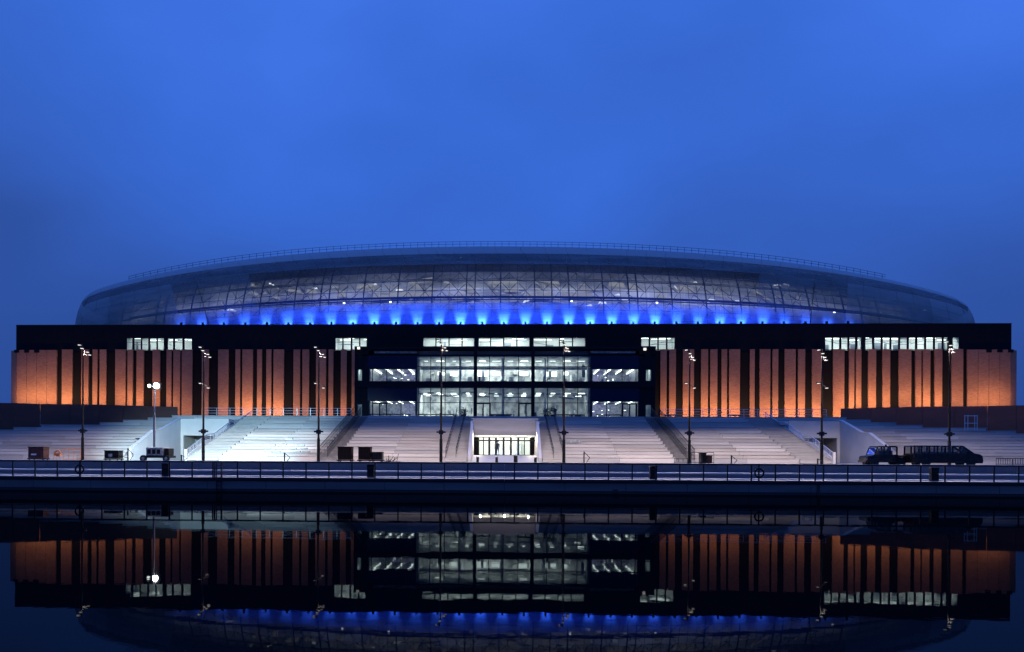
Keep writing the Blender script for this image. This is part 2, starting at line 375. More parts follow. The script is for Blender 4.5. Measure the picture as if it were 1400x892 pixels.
# wing walls and back walls of the two recesses
YB = 110.5
def wing(sg, label):
    xw = sg * XW; r = thing('recess_wall', label, 'wall', (xw, Y0, PZ), 'pale walls of the two passage recesses')
    prof = [(95.6,1.7),(95.6,3.0),(102.0,5.25),(104.0,5.35),(YB,7.05),(YB+4.2,7.05),(YB+4.2,1.7)]
    part(MB().prism(prof, xw, xw + sg*.34, 'x'), 'side_wall', M_cast, r)
    cp = MB()
    pr = prof[1:6]
    for (a, za), (b_, zb) in zip(pr, pr[1:]):
        cp.prism([(a,za+.003),(b_,zb+.003),(b_,zb+.09),(a,za+.09)], xw - sg*.04, xw + sg*.40, 'x')
    part(cp, 'coping', M_cast, r)
    xi, xo = sorted((sg*XS, sg*(XW-.001)))
    op0, op1 = sorted((sg*(XW-.35), sg*(XW-4.2)))      # opening
    w = MB(); w.box(xi, op0, YB, YB+.4, 1.7, 7.03); w.box(op1, xo, YB, YB+.4, 1.7, 7.03); w.box(op0, op1, YB, YB+.4, 4.9, 7.03)
    part(w, 'back_wall', M_cast, r)
    part(MB().box(xi, xo, YB+.4, YB+4.1, 6.6, 7.01), 'recess_roof', M_cast, r)
    p = MB(); p.box(op0-.2, op0, YB+.4, YB+9, 1.7, 5.1); p.box(op1, op1+.2, YB+.4, YB+9, 1.7, 5.1); p.box(op0-.2, op1+.2, YB+.4, YB+9, 4.92, 5.1); p.box(op0-.2, op1+.2, YB+9, YB+9.2, 1.7, 5.1)
    part(p, 'passage_lining', M_conc_b, r)
    part(MB().box(op0+.9, op1-.9, YB+8.9, YB+8.98, 1.8, 4.1), 'passage_door', M_steel, r)
wing(-1, 'pale blue lit recess walls beside the portable lighting tower')
wing(1, 'grey recess walls behind the parked pickup')

# parapets with rails on the outer edge of the wide stairs
def parapet(sg, label):
    x = sg * XS; r = thing('stair_parapet', label, 'parapet', (x, Y0, PZ), 'pale stair parapets')
    path = [(95.7,1.95),(102.3,3.85),(105,4.0),(112,5.95),(115,6.1),(120.5,7.5)]
    for (a, za), (b_, zb) in zip(path, path[1:]):
        part(MB().prism([(a,max(1.7,za-2.0)),(b_,max(1.7,zb-2.0)),(b_,zb+.42),(a,za+.42)], x - .11, x + .11, 'x'), 'upstand', M_cast, r)
    for dz, rr, mt in ((1.0, .06, M_rail), (.78, .03, M_rail), (.60, .03, M_rail)):
        m = MB()
        for (a, za), (b_, zb) in zip(path, path[1:]): m.tube((x, a, za+dz), (x, b_, zb+dz), rr)
        part(m, 'handrail', mt, r)
    m = MB()
    for (a, za), (b_, zb) in zip(path, path[1:]):
        n = max(1, round((b_-a)/1.1))
        for k in range(n+1): yy = a + (b_-a)*k/n; zz = za + (zb-za)*k/n; part(MB().box(x-.025,x+.025,yy-.025,yy+.025,zz+.40,zz+1.0), 'baluster', M_rail, r)
    part(MB().box(x-.13,x+.13,95.45,95.7,1.7,3.05), 'end_pier', M_cast, r)
parapet(-1, 'long pale parapet with rails climbing beside the left passage recess')
parapet(1, 'long pale parapet with rails climbing beside the right passage recess')

def stair_rail(x, label, dense=False, yb=95.8, ye=None):
    ye = ye or YT + 1.0; r = thing('stair_handrail', label, 'handrail', (x, Y0, PZ), 'dark stair handrails')
    sl = RISE / DY; z = lambda y: 2.0 + RISE + (y - Y0) * sl
    m = MB(); m.tube((x, yb, z(yb)+.95), (x, ye, z(ye)+.95), .035); m.tube((x, yb, z(yb)+.5), (x, ye, z(ye)+.5), .02)
    part(m, 'rails', M_dark, r); st = .5 if dense else 1.54; n = int((ye-yb)/st)
    src = None
    for k in range(n+1):
        y = yb + k*st
        if src is None: src = part(MB().box(-.022,.022,-.022,.022,-.05,.95), 'baluster', M_dark, r); c = src
        else: c = src.copy(); col.objects.link(c); c.parent = r
        c.location = Vector((x, y, z(y))) - r.location
stair_rail(-XM+.05, 'dark handrail on the outer side of the stair left of the entrance')
stair_rail(-5.32, 'dark handrail down the middle of the stair left of the entrance')
stair_rail(XM-.05, 'dark handrail on the outer side of the stair right of the entrance')
stair_rail(5.32, 'dark handrail down the middle of the stair right of the entrance')
stair_rail(-XA+.1, 'dense dark balustrade on the outer side of the stair behind the crates', True)
stair_rail(-19.5, 'dense dark balustrade down the middle of the stair behind the crates', True)
stair_rail(XA-.1, 'dense dark balustrade on the outer side of the stair behind the crowd barriers', True)
stair_rail(19.6, 'dense dark balustrade down the middle of the stair behind the crowd barriers', True)

# terrace-edge railing (left and right runs)
def edge_rail(pa, pb, label):
    y = YT + 2.0; xa, xb = X(pa, y, 562), X(pb, y, 562); r = thing('terrace_railing', label, 'railing', (xa, y, ZT), 'thin railings along the terrace edge')
    m = MB()
    for h in (1.1, .75, .4): m.tube((xa,y,ZT+h),(xb,y,ZT+h),.028)
    part(m, 'rails', M_rail, r); n = int((xb-xa)/1.8); src = None
    for k in range(n+1):
        if src is None: c = src = MB().box(-.03,.03,-.03,.03,0,1.1).build('post', M_rail, r)
        else: c = src.copy(); col.objects.link(c); c.parent = r
        c.location = ((xb-xa)*k/n, 0, 0)
edge_rail(278, 480, 'thin steel railing on the terrace in front of the left brick piers')
edge_rail(905, 1130, 'thin steel railing on the terrace in front of the right brick piers')

# brown brick retaining walls
def ret_wall(pts, label, zt, nm='retaining_wall', mt=None):
    r = thing(nm, label, 'wall', (pts[0][0], pts[0][1], PZ), 'brown brick retaining walls')
    for (xa, ya), (xb, yb) in zip(pts, pts[1:]):
        L = math.hypot(xb-xa, yb-ya); n = max(1, round(L/4.5))
        for k in range(n):
            a = Vector((xa + (xb-xa)*k/n, ya + (yb-ya)*k/n, 0)); b_ = Vector((xa + (xb-xa)*(k+1)/n, ya + (yb-ya)*(k+1)/n, 0))
            d = (b_-a).normalized(); nn = Vector((-d.y, d.x, 0)) ; nn = nn if nn.y > 0 else -nn; a2 = a + d*.02; b2 = b_ - d*.02
            m = MB(); m.prism([(a2.x,a2.y),(b2.x,b2.y),(b2.x+nn.x*.5,b2.y+nn.y*.5),(a2.x+nn.x*.5,a2.y+nn.y*.5)], 1.7, zt, 'z')
            part(m, 'wall_panel', mt or M_wallbrick, r)
    return r
yk = lambda k: Y0 + k*DY
lw = [(X(243,yk(14)+.4), yk(14)+.4), (X(202,yk(13)), yk(13)), (X(168,yk(12)), yk(12)), (X(136,yk(11)), yk(11)), (X(55,yk(10)), yk(10)), (X(18,yk(9)), yk(9)), (X(-60,yk(8)), yk(8)), (X(-140,yk(7)), yk(7))]
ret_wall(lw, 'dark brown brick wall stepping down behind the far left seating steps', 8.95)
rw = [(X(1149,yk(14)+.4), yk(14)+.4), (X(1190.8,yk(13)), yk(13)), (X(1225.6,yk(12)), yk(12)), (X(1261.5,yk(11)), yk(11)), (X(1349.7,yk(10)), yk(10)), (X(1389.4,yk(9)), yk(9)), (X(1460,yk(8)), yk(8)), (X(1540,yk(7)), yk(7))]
ret_wall(rw, 'brown brick wall, red glow in its colour, stepping down behind the van side seating steps', 8.95, mt=M_wallglow)

# ================================================================== ENTRANCE PAVILION
ent = thing('entrance_building', 'small pale entrance pavilion with bright glass doors between two stairs', 'building', (0, 107, PZ))
EY = 107.0
for sg in (-1, 1):
    prof = [(97.2,1.7),(97.2,2.3),(EY-.2,6.75),(EY+9,6.75),(EY+9,1.7)]
    part(MB().prism(prof, sg*(XE-.37), sg*(XE-.03), 'x'), 'side_wall', M_cast, ent)
part(MB().box(-3.76,3.76,EY,EY+.35,4.98,6.95), 'fascia', M_steps[2], ent)
part(MB().box(-4.12,4.12,EY-.02,EY+10.5,6.951,7.05), 'roof_slab', M_cast, ent)
part(MB().prism([(97.3,1.7),(EY-3,2.55),(EY+8,2.55),(EY+8,1.7)], -3.76, 3.76, 'x'), 'entrance_floor', M_cast, ent)
room = part(MB().box(-3.75,3.75,EY+7.6,EY+7.8,2.55,5.1), 'lobby_back_wall', M_white, ent)
part(MB().box(-3.75,3.75,EY+.36,EY+7.8,5.05,5.12), 'lobby_ceiling', M_white, ent)
part(MB().box(-3.6,3.6,EY-.02,EY+.05,4.90,4.975), 'lintel_light', L_lintel, ent)
for sx in (-2.2, 0, 2.2):
    for yy in (EY+2, EY+5): part(MB().box(sx-.6,sx+.6,yy-.5,yy+.5,4.98,5.03), 'ceiling_light', L_warm, ent)
gy = EY + .9
cw = part(MB().box(-3.75,3.75,gy-.05,gy+.05,4.72,4.80).box(-3.75,3.75,gy-.05,gy+.05,2.55,2.63).box(-3.75,3.75,gy-.05,gy+.05,4.30,4.46), 'door_frame', M_dark, ent)
for a, b_ in ((648,654.5),(725,731)):
    part(MB().box(X(a,gy,610),X(b_,gy,610),gy-.03,gy+.03,2.6,4.75), 'side_panel', M_rec, ent)
for a in (654.5,661,669,678,688.5,698.5,708.5,717,725):
    part(MB().box(X(a,gy,610)-(.13 if 665<a<712 else .06),X(a,gy,610)+(.13 if 665<a<712 else .06),gy-.06,gy+.06,2.6,4.75), 'mullion', M_dark, ent)
for a, b_, nm in ((654.5,661,'glass_panel'),(661,669,'glass_panel'),(669,678,'glass_door'),(678,688.5,'glass_door'),(688.5,698.5,'glass_door'),(698.5,708.5,'glass_door'),(708.5,717,'glass_panel'),(717,725,'glass_panel')):
    q = part(MB().box(X(a,gy,610)+.06,X(b_,gy,610)-.06,gy-.01,gy+.01,2.64,4.34), nm, M_glass, ent)
    if nm == 'glass_door':
        MB().box(X(b_,gy,610)-.22,X(b_,gy,610)-.17,gy-.09,gy-.05,3.2,3.9).build('handle', M_steel, q)
for sx in (-3.0, -1, 1, 3.0):
    part(MB().box(sx-.22,sx+.22,EY+.4,EY+.6,4.82,4.88), 'downlight', L_warm, ent)
for sx in (-1, 1):
    lamp('SPOT', 'entrance_wall_light', (sx*2.9, EY-.3, 4.86), (1.0,.88,.70), 1100, ent, target=(sx*5.2, EY-3.5, 3.2), spot_size=math.radians(90), spot_blend=.6, shadow_soft_size=.06)
lamp('SPOT', 'entrance_wall_light', (0, EY-.3, 4.86), (1.0,.88,.72), 200, ent, target=(0, EY-5, 2.4), spot_size=math.radians(120), spot_blend=.6, shadow_soft_size=.06)
lamp('AREA', 'lobby_light', (0, EY+4, 4.9), (1.0,.95,.86), 1100, ent, target=(0, EY+6.5, 3.0), size=5, size_y=5, shape='RECTANGLE')
part(MB().box(-1.6,-.2,EY+5.0,EY+5.6,2.55,3.5), 'reception_desk', M_steel, ent)
part(MB().box(1.3,2.1,EY+6.6,EY+7.0,2.55,4.1), 'display_board', M_steel, ent)

# ================================================================== THE STADIUM
FY = 170.0; GY = 153.5
st = thing('stadium', 'huge stadium with curved glassy roof, black upper band and red brick piers', 'stadium', (0, FY, 0))
ZB = 23.0; ZTOP = 27.9; xl, xr = X(22,FY,460), X(1383,FY,460)
part(MB().box(xl,xr,FY-.08,FY+130,1.7,22.6), 'recessed_wall', M_rec, st)
part(MB().box(xl,xr,FY+7.5,FY+130,22.6,ZTOP-.02), 'stand_body', M_clad, st)
# upper cladding band: sheets between the windows
wins = []
for a, b_ in ((670,702),(710,747),(751,787),(793,830),(834,869),(888,918),(925,968),(976,1018)): wins.append((a/3.877, b_/3.877))
for a, b_ in ((808,846),(850,891),(896,935),(939,975)): wins.append((250+a/3.877, 250+b_/3.877))
for g0, g1 in ((578,649.7),(652.8,724.6),(728.8,800.8)):
    for k in range(4): w = (g1-g0)/4; wins.append((g0+w*k+.35, g0+w*(k+1)-.35))
for a, b_ in ((103,145),(149,191),(195,237),(241,282)): wins.append((850+a/3.877, 850+b_/3.877))
for a, b_ in ((109,146),(151,187),(194,230),(237,271),(280,301),(322,361),(369,407),(414,453),(460,499),(506,545),(552,589),(597,637),(644,684),(691,730),(737,760),(785,821)): wins.append((1100+a/3.877, 1100+b_/3.877))
WZ0, WZ1 = 23.02, 25.38
wx = [(X(a,FY,470), X(b_,FY,470)) for a, b_ in wins]
def clad_run(x0, x1, z0, z1, w=5.9):
    n = max(1, round((x1-x0)/w))
    for k in range(n):
        a = x0 + (x1-x0)*k/n; b_ = x0 + (x1-x0)*(k+1)/n
        part(MB().box(a+.012, b_-.012, FY+random.uniform(0,.012), FY+.25, z0, z1), 'cladding_panel', M_clad, st)
clad_run(xl, xr, WZ1, ZTOP)
part(MB().box(xl,xr,FY-.06,FY+7.6,ZTOP,ZTOP+.12), 'parapet_cap', M_dark, st)
part(MB().box(xl,xr,FY+.25,FY+7.5,ZTOP-.4,ZTOP-.05), 'roof_deck', M_clad, st)
part(MB().box(xl,xr,FY+.25,FY+7.5,22.6,22.95), 'floor_slab', M_clad, st)
edges = [xl] + [v for p in wx for v in p] + [xr]
for a, b_ in zip(edges[0::2], edges[1::2]):
    if b_ - a > 2: clad_run(a, b_, 22.7, WZ1-.002)
    elif b_ - a > .03: part(MB().box(a, b_, FY-.02, FY+.25, 22.7, WZ1-.002), 'window_post', M_clad, st)
for a, b_ in wx:
    m = MB(); fw = .07
    m.box(a,b_,FY+.08,FY+.18,WZ0-.05,WZ0+fw); m.box(a,b_,FY+.08,FY+.18,WZ1-fw,WZ1-.004); m.box(a,a+fw,FY+.08,FY+.18,WZ0+fw,WZ1-fw); m.box(b_-fw,b_,FY+.08,FY+.18,WZ0+fw,WZ1-fw)
    if random.random() < .5: zz = random.choice((24.0, 24.5)); m.box(a+fw,b_-fw,FY+.10,FY+.16,zz,zz+.06)
    f_ = part(m, 'window', M_dark, st)
    MB().box(a+fw,b_-fw,FY+.12,FY+.14,WZ0+fw,WZ1-fw).build('pane', M_glass, f_)
# lit corridors behind them
def corridor(pa, pb, glow):
    a, b_ = X(pa,FY,470)-.5, X(pb,FY,470)+.5; y0, y1 = FY+.3, FY+5.4
    m = MB(); m.box(a,b_,y1,y1+.2,22.96,25.9); m.box(a-.2,a,y0,y1,22.96,25.9); m.box(b_,b_+.2,y0,y1,22.96,25.9); m.box(a,b_,y0,y1,25.75,25.9)
    rm = part(m, 'lit_corridor', M_white, st)
    x = a + .8
    while x < b_ - 1.2:
        L = random.uniform(1.0, 2.4); yy = random.uniform(1.2, 4.4); zz = random.uniform(25.2, 25.7)
        MB().box(x, x+L, FY+yy, FY+yy+.25, zz, zz+.06).build('ceiling_light', L_white, rm)
        if random.random() < .6: MB().box(x+.2, x+.2+random.uniform(.15,1.6), FY+3.5, FY+3.7, 22.96, random.uniform(23.6,25.2)).build('storage_rack', M_steel, rm)
        if random.random() < .5: MB().tube((x, FY+2.2, random.uniform(24.2,25.3)), (x+3, FY+2.2, random.uniform(24.2,25.5)), .07).build('service_pipe', M_steel, rm)
        x += random.uniform(1.6, 3.4)
    n = max(1, round((b_-a)/10))
    for k in range(n):
        lamp('AREA', 'corridor_light', ((a+(b_-a)*(k+.5)/n), FY+2.6, 25.6), (.97,1,.98), .62*glow*(b_-a)/n*random.uniform(.75,1.3), st, target=((a+(b_-a)*(k+.5)/n), FY+4.4, 23), size=(b_-a)/n*.8, size_y=1.5, shape='RECTANGLE')
corridor(172.8,262.6,85); corridor(458,501.5,80); corridor(578,649.7,120); corridor(652.8,724.6,120); corridor(728.8,800.8,120); corridor(876.5,922.8,80); corridor(1128,1311.8,95)

# brick piers and their uplights
piers = [(84.4,98.8),(111,120.7),(126.4,132.8),(136,145),(157.4,171.5),(174.1,181.3),(186.5,196.3),(208.4,218.5),(227.5,234.2),(236.8,246),(248.4,262.6),
 (275.8,285),(298,312),(321.7,327.9),(331.2,345.4),(351.4,357.8),(364,370.7),(373.8,388),(401.1,410),(413.3,422.3),(432,445.5),(449.1,455.5),(465.9,473.9),(480.8,484.7),
 (902.9,911.4),(915,924),(933.8,948.8),(958.6,968.1),(971.2,980.8),(986.7,994),(997,1011.7),(1025.4,1031.8),(1038.8,1053.2),(1056.3,1064),(1072.9,1087.8),(1091.2,1100.7),(1110.5,1124.7),
 (1139.2,1154.4),(1160.9,1168.1),(1170.4,1177.6),(1187.2,1197.8),(1206.8,1217.1),(1229,1246),(1251.7,1259.7),(1262,1272),(1278,1288.3),(1301.4,1316.9)]
dim = {0:1.4,1:1.2,2:1.2,3:1.2,4:.55,5:1.0,6:1.3,7:.6,8:.9,9:.55,10:.4,11:.6,12:.6,13:.9,14:1.7,15:1.2,16:1.0,17:1.7,18:.45,19:.55,20:.6,21:.8,22:1.2,23:.5,
 24:1.3,25:1.3,26:1.4,27:1.4,28:1.5,29:1.4,30:1.6,31:.9,32:1.3,33:1.2,34:1.6,35:1.6,36:1.7,37:1.6,38:1.6,39:1.6,40:1.6,41:1.5,42:.6,43:1.1,44:1.3,45:1.4,46:.55}
WARM = (1.0, .55, .24)
def uplight(x, w, y, k, p, zb=None):
    zb = zb or 8.5
    l = lamp('AREA', 'brick_uplight', (x, y-3.7, zb), WARM, p*.80, st, target=(x, y-.3, zb+3.2), size=w, size_y=.25, shape='RECTANGLE')
    l.data.spread = math.radians(110)
for k, (a, b_) in enumerate(piers):
    xa, xb = X(a,FY-.4,520), X(b_,FY-.4,520)
    part(MB().box(xa,xb,FY-.4,FY-.07,1.7,ZB-.01), 'brick_pier', M_brick, st)
    part(MB().box(xa-.01,xb+.01,FY-.44,FY-.03,ZB-.008,ZB+.08), 'pier_cap', M_brick, st)
    outer = a < 235 or a > 1155
    uplight((xa+xb)/2, max(.3,(xb-xa)*.8), FY-.4, k, 100*dim[k]*(xb-xa), 11.2 if outer else 8.6)
    part(MB().box((xa+xb)/2-.35,(xa+xb)/2+.35,FY-1.6,FY-1.35,(10.9 if outer else 8.3),(11.1 if outer else 8.5)), 'uplight_fitting', M_dark, st)
# corner walls, curved at the outer end
for sg, (pa, pb) in ((-1,(77.5,14.5)), (1,(1322.3,1390.5))):
    xi, xo = X(pa,FY-.4,520), X(pb,FY-.4,520); n = 5; xo += sg*.85; xs_ = [xi + (xo-xi)*k/n for k in range(n+1)]
    for k in range(n):
        a, b_ = xs_[k]+sg*.03, xs_[k+1]-sg*.03
        ya = FY-.4 + (0 if k < n-1 else 0); yb = FY-.4 + (0 if k < n-1 else 1.6)
        m = MB(); m.prism([(a,ya),(b_,yb),(b_,FY+6),(a,FY+6)], 1.7, ZB-.01, 'z'); part(m, 'corner_wall_panel', M_brick, st)
        if k < n-1: uplight((a+b_)/2, abs(b_-a)*.8, FY-.4, k, (72 if sg<0 else 55)*abs(b_-a), 11.4)
        if 0 < k < n-1: part(MB().box(b_-.5,b_+.5,FY-.46,FY-.2,ZB-.55,ZB+.02), 'roof_notch', M_clad, st)
    part(MB().box(*sorted((xo,xo-sg*.5)),FY+6,FY+120,1.7,ZB-.02), 'side_wall', M_brick, st)

# ---------------- glazed centre
gx = lambda p: X(p, GY, 510)
bx0, bx1 = gx(485), gx(896)
Z1a, Z1b, Z2a, Z2b, ZR = ZT, Zp(690,530,GY), Zp(690,522.5,GY), Zp(690,487,GY), Zp(690,474,GY)
part(MB().box(bx0,bx1,GY-.35,FY+.3,ZR-.5,ZR), 'centre_roof', M_clad, st)
part(MB().box(bx0,bx1,GY-.02,FY,Z2b,Z2b+.25), 'centre_floor_slab', M_clad, st)
part(MB().box(bx0,bx1,GY-.3,FY,Z1b,Z2a), 'centre_floor_slab', M_clad, st)
part(MB().box(bx0,bx0+.4,GY,FY,ZT,ZR-.5), 'centre_side_wall', M_clad, st); part(MB().box(bx1-.4,bx1,GY,FY,ZT,ZR-.5), 'centre_side_wall', M_clad, st)
# dim top strip
part(MB().box(gx(570),gx(807),GY+2.2,GY+2.4,Z2b+.25,ZR-.5), 'roof_louvre', M_steel, st)
for a, b_ in ((511,570),(807,869)): part(MB().box(gx(a),gx(b_),GY+.3,GY+.5,Zp(690,483,GY),Zp(690,480,GY)), 'roof_louvre', M_body, st)
def pane_grid(name, pxs, z0, z1, transom, doors=()):
    m = MB(); m.box(gx(pxs[0]),gx(pxs[-1]),GY-.08,GY+.12,z0,z0+.12); m.box(gx(pxs[0]),gx(pxs[-1]),GY-.08,GY+.12,z1-.1,z1)
    if transom: m.box(gx(pxs[0]),gx(pxs[-1]),GY-.07,GY+.1,transom-.05,transom+.05)
    for p in pxs: m.box(gx(p)-.06,gx(p)+.06,GY-.14,GY+.12,z0,z1)
    root = part(m, name, M_dark, st)
    for a, b_ in zip(pxs, pxs[1:]):
        for za, zb in (((z0+.12,transom-.05),(transom+.05,z1-.1)) if transom else ((z0+.12,z1-.1),)):
            MB().box(gx(a)+.07,gx(b_)-.07,GY,GY+.02,za,zb).build('pane', M_glass, root)
    return root
cp = [570,572.8,589,608.8,628.5,648.5,651.5,669.5,689,709,727,730.5,748.8,769.5,790,805,807.5]
pane_grid('curtain_wall', cp, Z2a, Z2b, Zp(690,501.5,GY)); pane_grid('curtain_wall', cp, Z1a, Z1b, Zp(690,551,GY))
for a in (648.5, 727): part(MB().box(gx(a)-.1,gx(a+3.2)+.1,GY-.5,GY-.15,ZT,ZR-.51), 'fin_column', M_clad, st)
ls = [505,509.5,529,548.5,568.5]; rs = [809.5,829.5,850.5,869.5,873]
zl = Zp(690,504.5,GY); zl1 = Zp(690,548.5,GY)
for s_ in (ls, rs):
    pane_grid('side_window', s_, Z2a, zl, None); pane_grid('side_window', s_, Z1a, zl1, Zp(690,551.5,GY))
    part(MB().box(gx(s_[0])-.3,gx(s_[-1])+(.15 if s_ is ls else .1),GY-.03,GY+.3,zl,Z2b+.02), 'navy_panel', M_navy, st)
    part(MB().box(gx(s_[0])-.3,gx(s_[-1])+(.15 if s_ is ls else .1),GY-.03,GY+.3,zl1,Z1b+.02), 'navy_panel', M_navy, st)
for a, b_ in ((489,495.5),(882.5,890.5)):
    pane_grid('narrow_window', [a,b_], Z2a+.1, Zp(690,505,GY), None); pane_grid('narrow_window', [a,b_], Z1a+.1, Zp(690,553,GY), None)
for a, b_ in ((485,489),(495.5,504.4),(873.4,882.5),(890.5,896)):
    part(MB().box(gx(a)+.02,gx(b_)-.02,GY-.02,GY+.3,ZT,ZR-.52), 'dark_panel', M_clad, st)
for a, b_ in ((489,495.5),(882.5,890.5)):
    part(MB().box(gx(a),gx(b_),GY-.01,GY+.28,Zp(690,505,GY),ZR-.53), 'dark_panel', M_clad, st); part(MB().box(gx(a),gx(b_),GY-.01,GY+.28,Zp(690,553,GY),Z2a+.1), 'dark_panel', M_clad, st)
part(MB().box(gx(504.4),gx(570),GY-.0,GY+.28,Zp(690,480,GY),ZR-.51), 'dark_panel', M_clad, st); part(MB().box(gx(807),gx(873.4),GY-.0,GY+.28,Zp(690,480,GY),ZR-.51), 'dark_panel', M_clad, st)
# doors on the terrace floor
for a in (510, 651.5, 710, 851.5):
    m = MB(); w = gx(a+19)-gx(a); xx = gx(a); zt = Zp(690,551.5,GY)
    for q in (0, w/2, w): m.box(xx+q-.1,xx+q+.1,GY-.2,GY-.15,ZT,zt)
    m.box(xx,xx+w,GY-.2,GY-.15,zt-.2,zt); m.box(xx,xx+w,GY-.2,GY-.15,ZT,ZT+.25)
    part(m, 'terrace_door', M_dark, st)
# rooms
def room(pa, pb, z0, z1, depth, wall=M_white):
    a, b_ = gx(pa), gx(pb); y1 = GY + depth
    m = MB(); m.box(a,b_,y1,y1+.2,z0,z1); m.box(a,a+.12,GY+.4,y1,z0,z1); m.box(b_-.12,b_,GY+.4,y1,z0,z1); m.box(a,b_,GY+.3,y1,z1-.1,z1-.01); m.box(a,b_,GY+.3,y1,z0,z0+.06)
    return part(m, 'lit_room', wall, st), a, b_
for fl, (z0, z1, dep) in enumerate(((Z1a+.02, Z1b, 13.0), (Z2a, Z2b, 11.0))):
    rm, a, b_ = room(570, 807, z0, z1, dep, M_room)
    n = 12
    for k in range(n):
        xc = a + (b_-a)*(k+.5)/n
        if fl == 0:
            for yy in (2.5, 6, 9.5):
                L = random.uniform(.4,1.3); MB().box(xc-L/2, xc+L/2, GY+yy, GY+yy+.25, z1-.9, z1-.8).build('ceiling_light', L_white if random.random()<.6 else L_soft, rm)
            zz = z1 - random.uniform(.5, 1.6); MB().tube((xc-1.4, GY+4, zz), (xc+1.4, GY+4+random.uniform(-1,1), zz+random.uniform(-.3,.3)), .13).build('duct', M_steel, rm)
            if random.random() < .7: MB().box(xc-.3, xc+random.uniform(.2,1.0), GY+8.4, GY+9, z0, z0+random.uniform(1.1,2.6)).build('counter', M_steel, rm)
            if random.random() < .5: MB().box(xc-1.1, xc+.9, GY+12.8, GY+12.9, z0+.3, z0+2.6).build('poster_panel', M_rec if random.random()<.4 else M_body, rm)
        else:
            if k in (1, 2, 4, 5, 7, 9, 10): L = random.uniform(.9,1.9); MB().box(xc-L/2, xc+L/2, GY+7.4, GY+7.6, z0+1.5+random.uniform(-.2,.5), z0+2.5).build('light_box', L_box, rm)
            L = random.uniform(.6,1.5); MB().box(xc-L/2, xc+L/2, GY+4, GY+4.3, z1-.5, z1-.42).build('ceiling_light', L_white if k%3==1 else L_soft, rm)
            MB().box(xc-1.45, xc+1.45, GY+5.2, GY+5.5, z1-1.9, z1-1.4).build('ceiling_beam', M_body, rm)
            if random.random() < .5: MB().box(xc-.2, xc+random.uniform(.1,.8), GY+6.4, GY+6.8, z0, z0+random.uniform(.8,1.5)).build('furniture', M_steel, rm)
        for _ in range(3): xq = xc + random.uniform(-1.4,1.2); zq = z0 + random.uniform(0, 2.5); MB().box(xq, xq+random.uniform(.06,.5), GY+random.uniform(6,10.4), GY+10.6, zq, zq+random.uniform(.3,1.9)).build('partition', random.choice((M_steel, M_body, M_rec, M_white)), rm)
        if k % 3 == 0: MB().box(xc-1.5,xc-1.2,GY+3.2,GY+3.5,z0,z1-.1).build('column', M_white, rm)
    pw = (280, 480)[fl]
    for k in range(6):
        xc = a + (b_-a)*(k+.5)/6; pk = ((2.6,1.9,.55,.45,.5,.5),(.8,1.35,1.5,1.25,.9,.75))[fl][k]
        lamp('AREA', 'room_light', (xc, GY+6.5, z1-1.0), (1.0,1.0,.97), pw*pk, st, target=(xc, GY+9.2, z0), size=4.0, size_y=2.0, shape='RECTANGLE')
for a_, b2, h_ in ((672,679,1.4),(681,698,2.0),(790,797,1.6)): part(MB().box(gx(a_),gx(b2),GY+3,GY+3.6,ZT+.1,ZT+h_), 'service_counter', M_black, st)
for pa, pb in ((505,569),(809,873.4)):
    for z0, z1 in ((Z1a+.02, Z1b),(Z2a, Z2b)):
        zc = (zl1 if z0 < 12 else zl) + .55
        rm, a, b_ = room(pa, pb, z0, zc, 12, M_body)
        for k in range(4):
            xc = a + (b_-a)*(k+.25)/4 if pa < 600 else a + (b_-a)*(k+.75)/4
            MB().box(xc-.10, xc+.10, GY+.6, GY+11.5, zc-.40, zc-.30).build('strip_light', L_white, rm)
        vx0, vx1 = (a + (b_-a)*.68, b_-.3) if pa < 600 else (a+.3, a+(b_-a)*.32)
        lamp('AREA', 'violet_light', ((vx0+vx1)/2, GY+6, zc-.5), (.42,.30,1.0), 260, st, target=((vx0+vx1)/2, GY+9, z0+.5), size=2.5, shape='SQUARE')
        for k in range(14):
            xx, yy, zz = random.uniform(a+.4,b_-.4), GY+random.uniform(8,11.8), random.uniform(z0+.6, zc-.5)
            MB().box(xx,xx+random.uniform(.08,.4),yy,yy+.05,zz,zz+.08).build('small_lamp', L_white if k % 3 else L_violet, rm)
        for k in range(5): xx = random.uniform(a+.5, b_-.9); MB().box(xx, xx+random.uniform(.3,.9), GY+5, GY+5.6, z0, z0+random.uniform(.8,1.3)).build('table', M_steel, rm)
        lamp('AREA', 'room_light', ((a+b_)/2, GY+5, zc-.5), (.92,.93,1.0), 200, st, target=((a+b_)/2, GY+5.5, z0), size=9, size_y=5, shape='RECTANGLE')
for pa, pb in ((488,496),(882,891)):
    for z0, z1 in ((Z1a+.02, Z1b-.6),(Z2a, Z2a+2.6)):
        rm, a, b_ = room(pa, pb, z0, z1, 4)
        lamp('AREA', 'room_light', ((a+b_)/2, GY+2, z1-.3), (.9,1,.95), 22, st, target=((a+b_)/2, GY+2.3, z0), size=.7, shape='SQUARE')
for px, ppy in ((490.5,476.5),(881.5,478)):    # bright wall lamps at the centre block corners
    xx = X(px, GY-.4, ppy); zz = Zp(px, ppy, GY-.4)
    part(MB().box(xx-.22,xx+.22,GY-.75,GY-.4,zz-.18,zz+.22), 'wall_lamp', L_post, st)

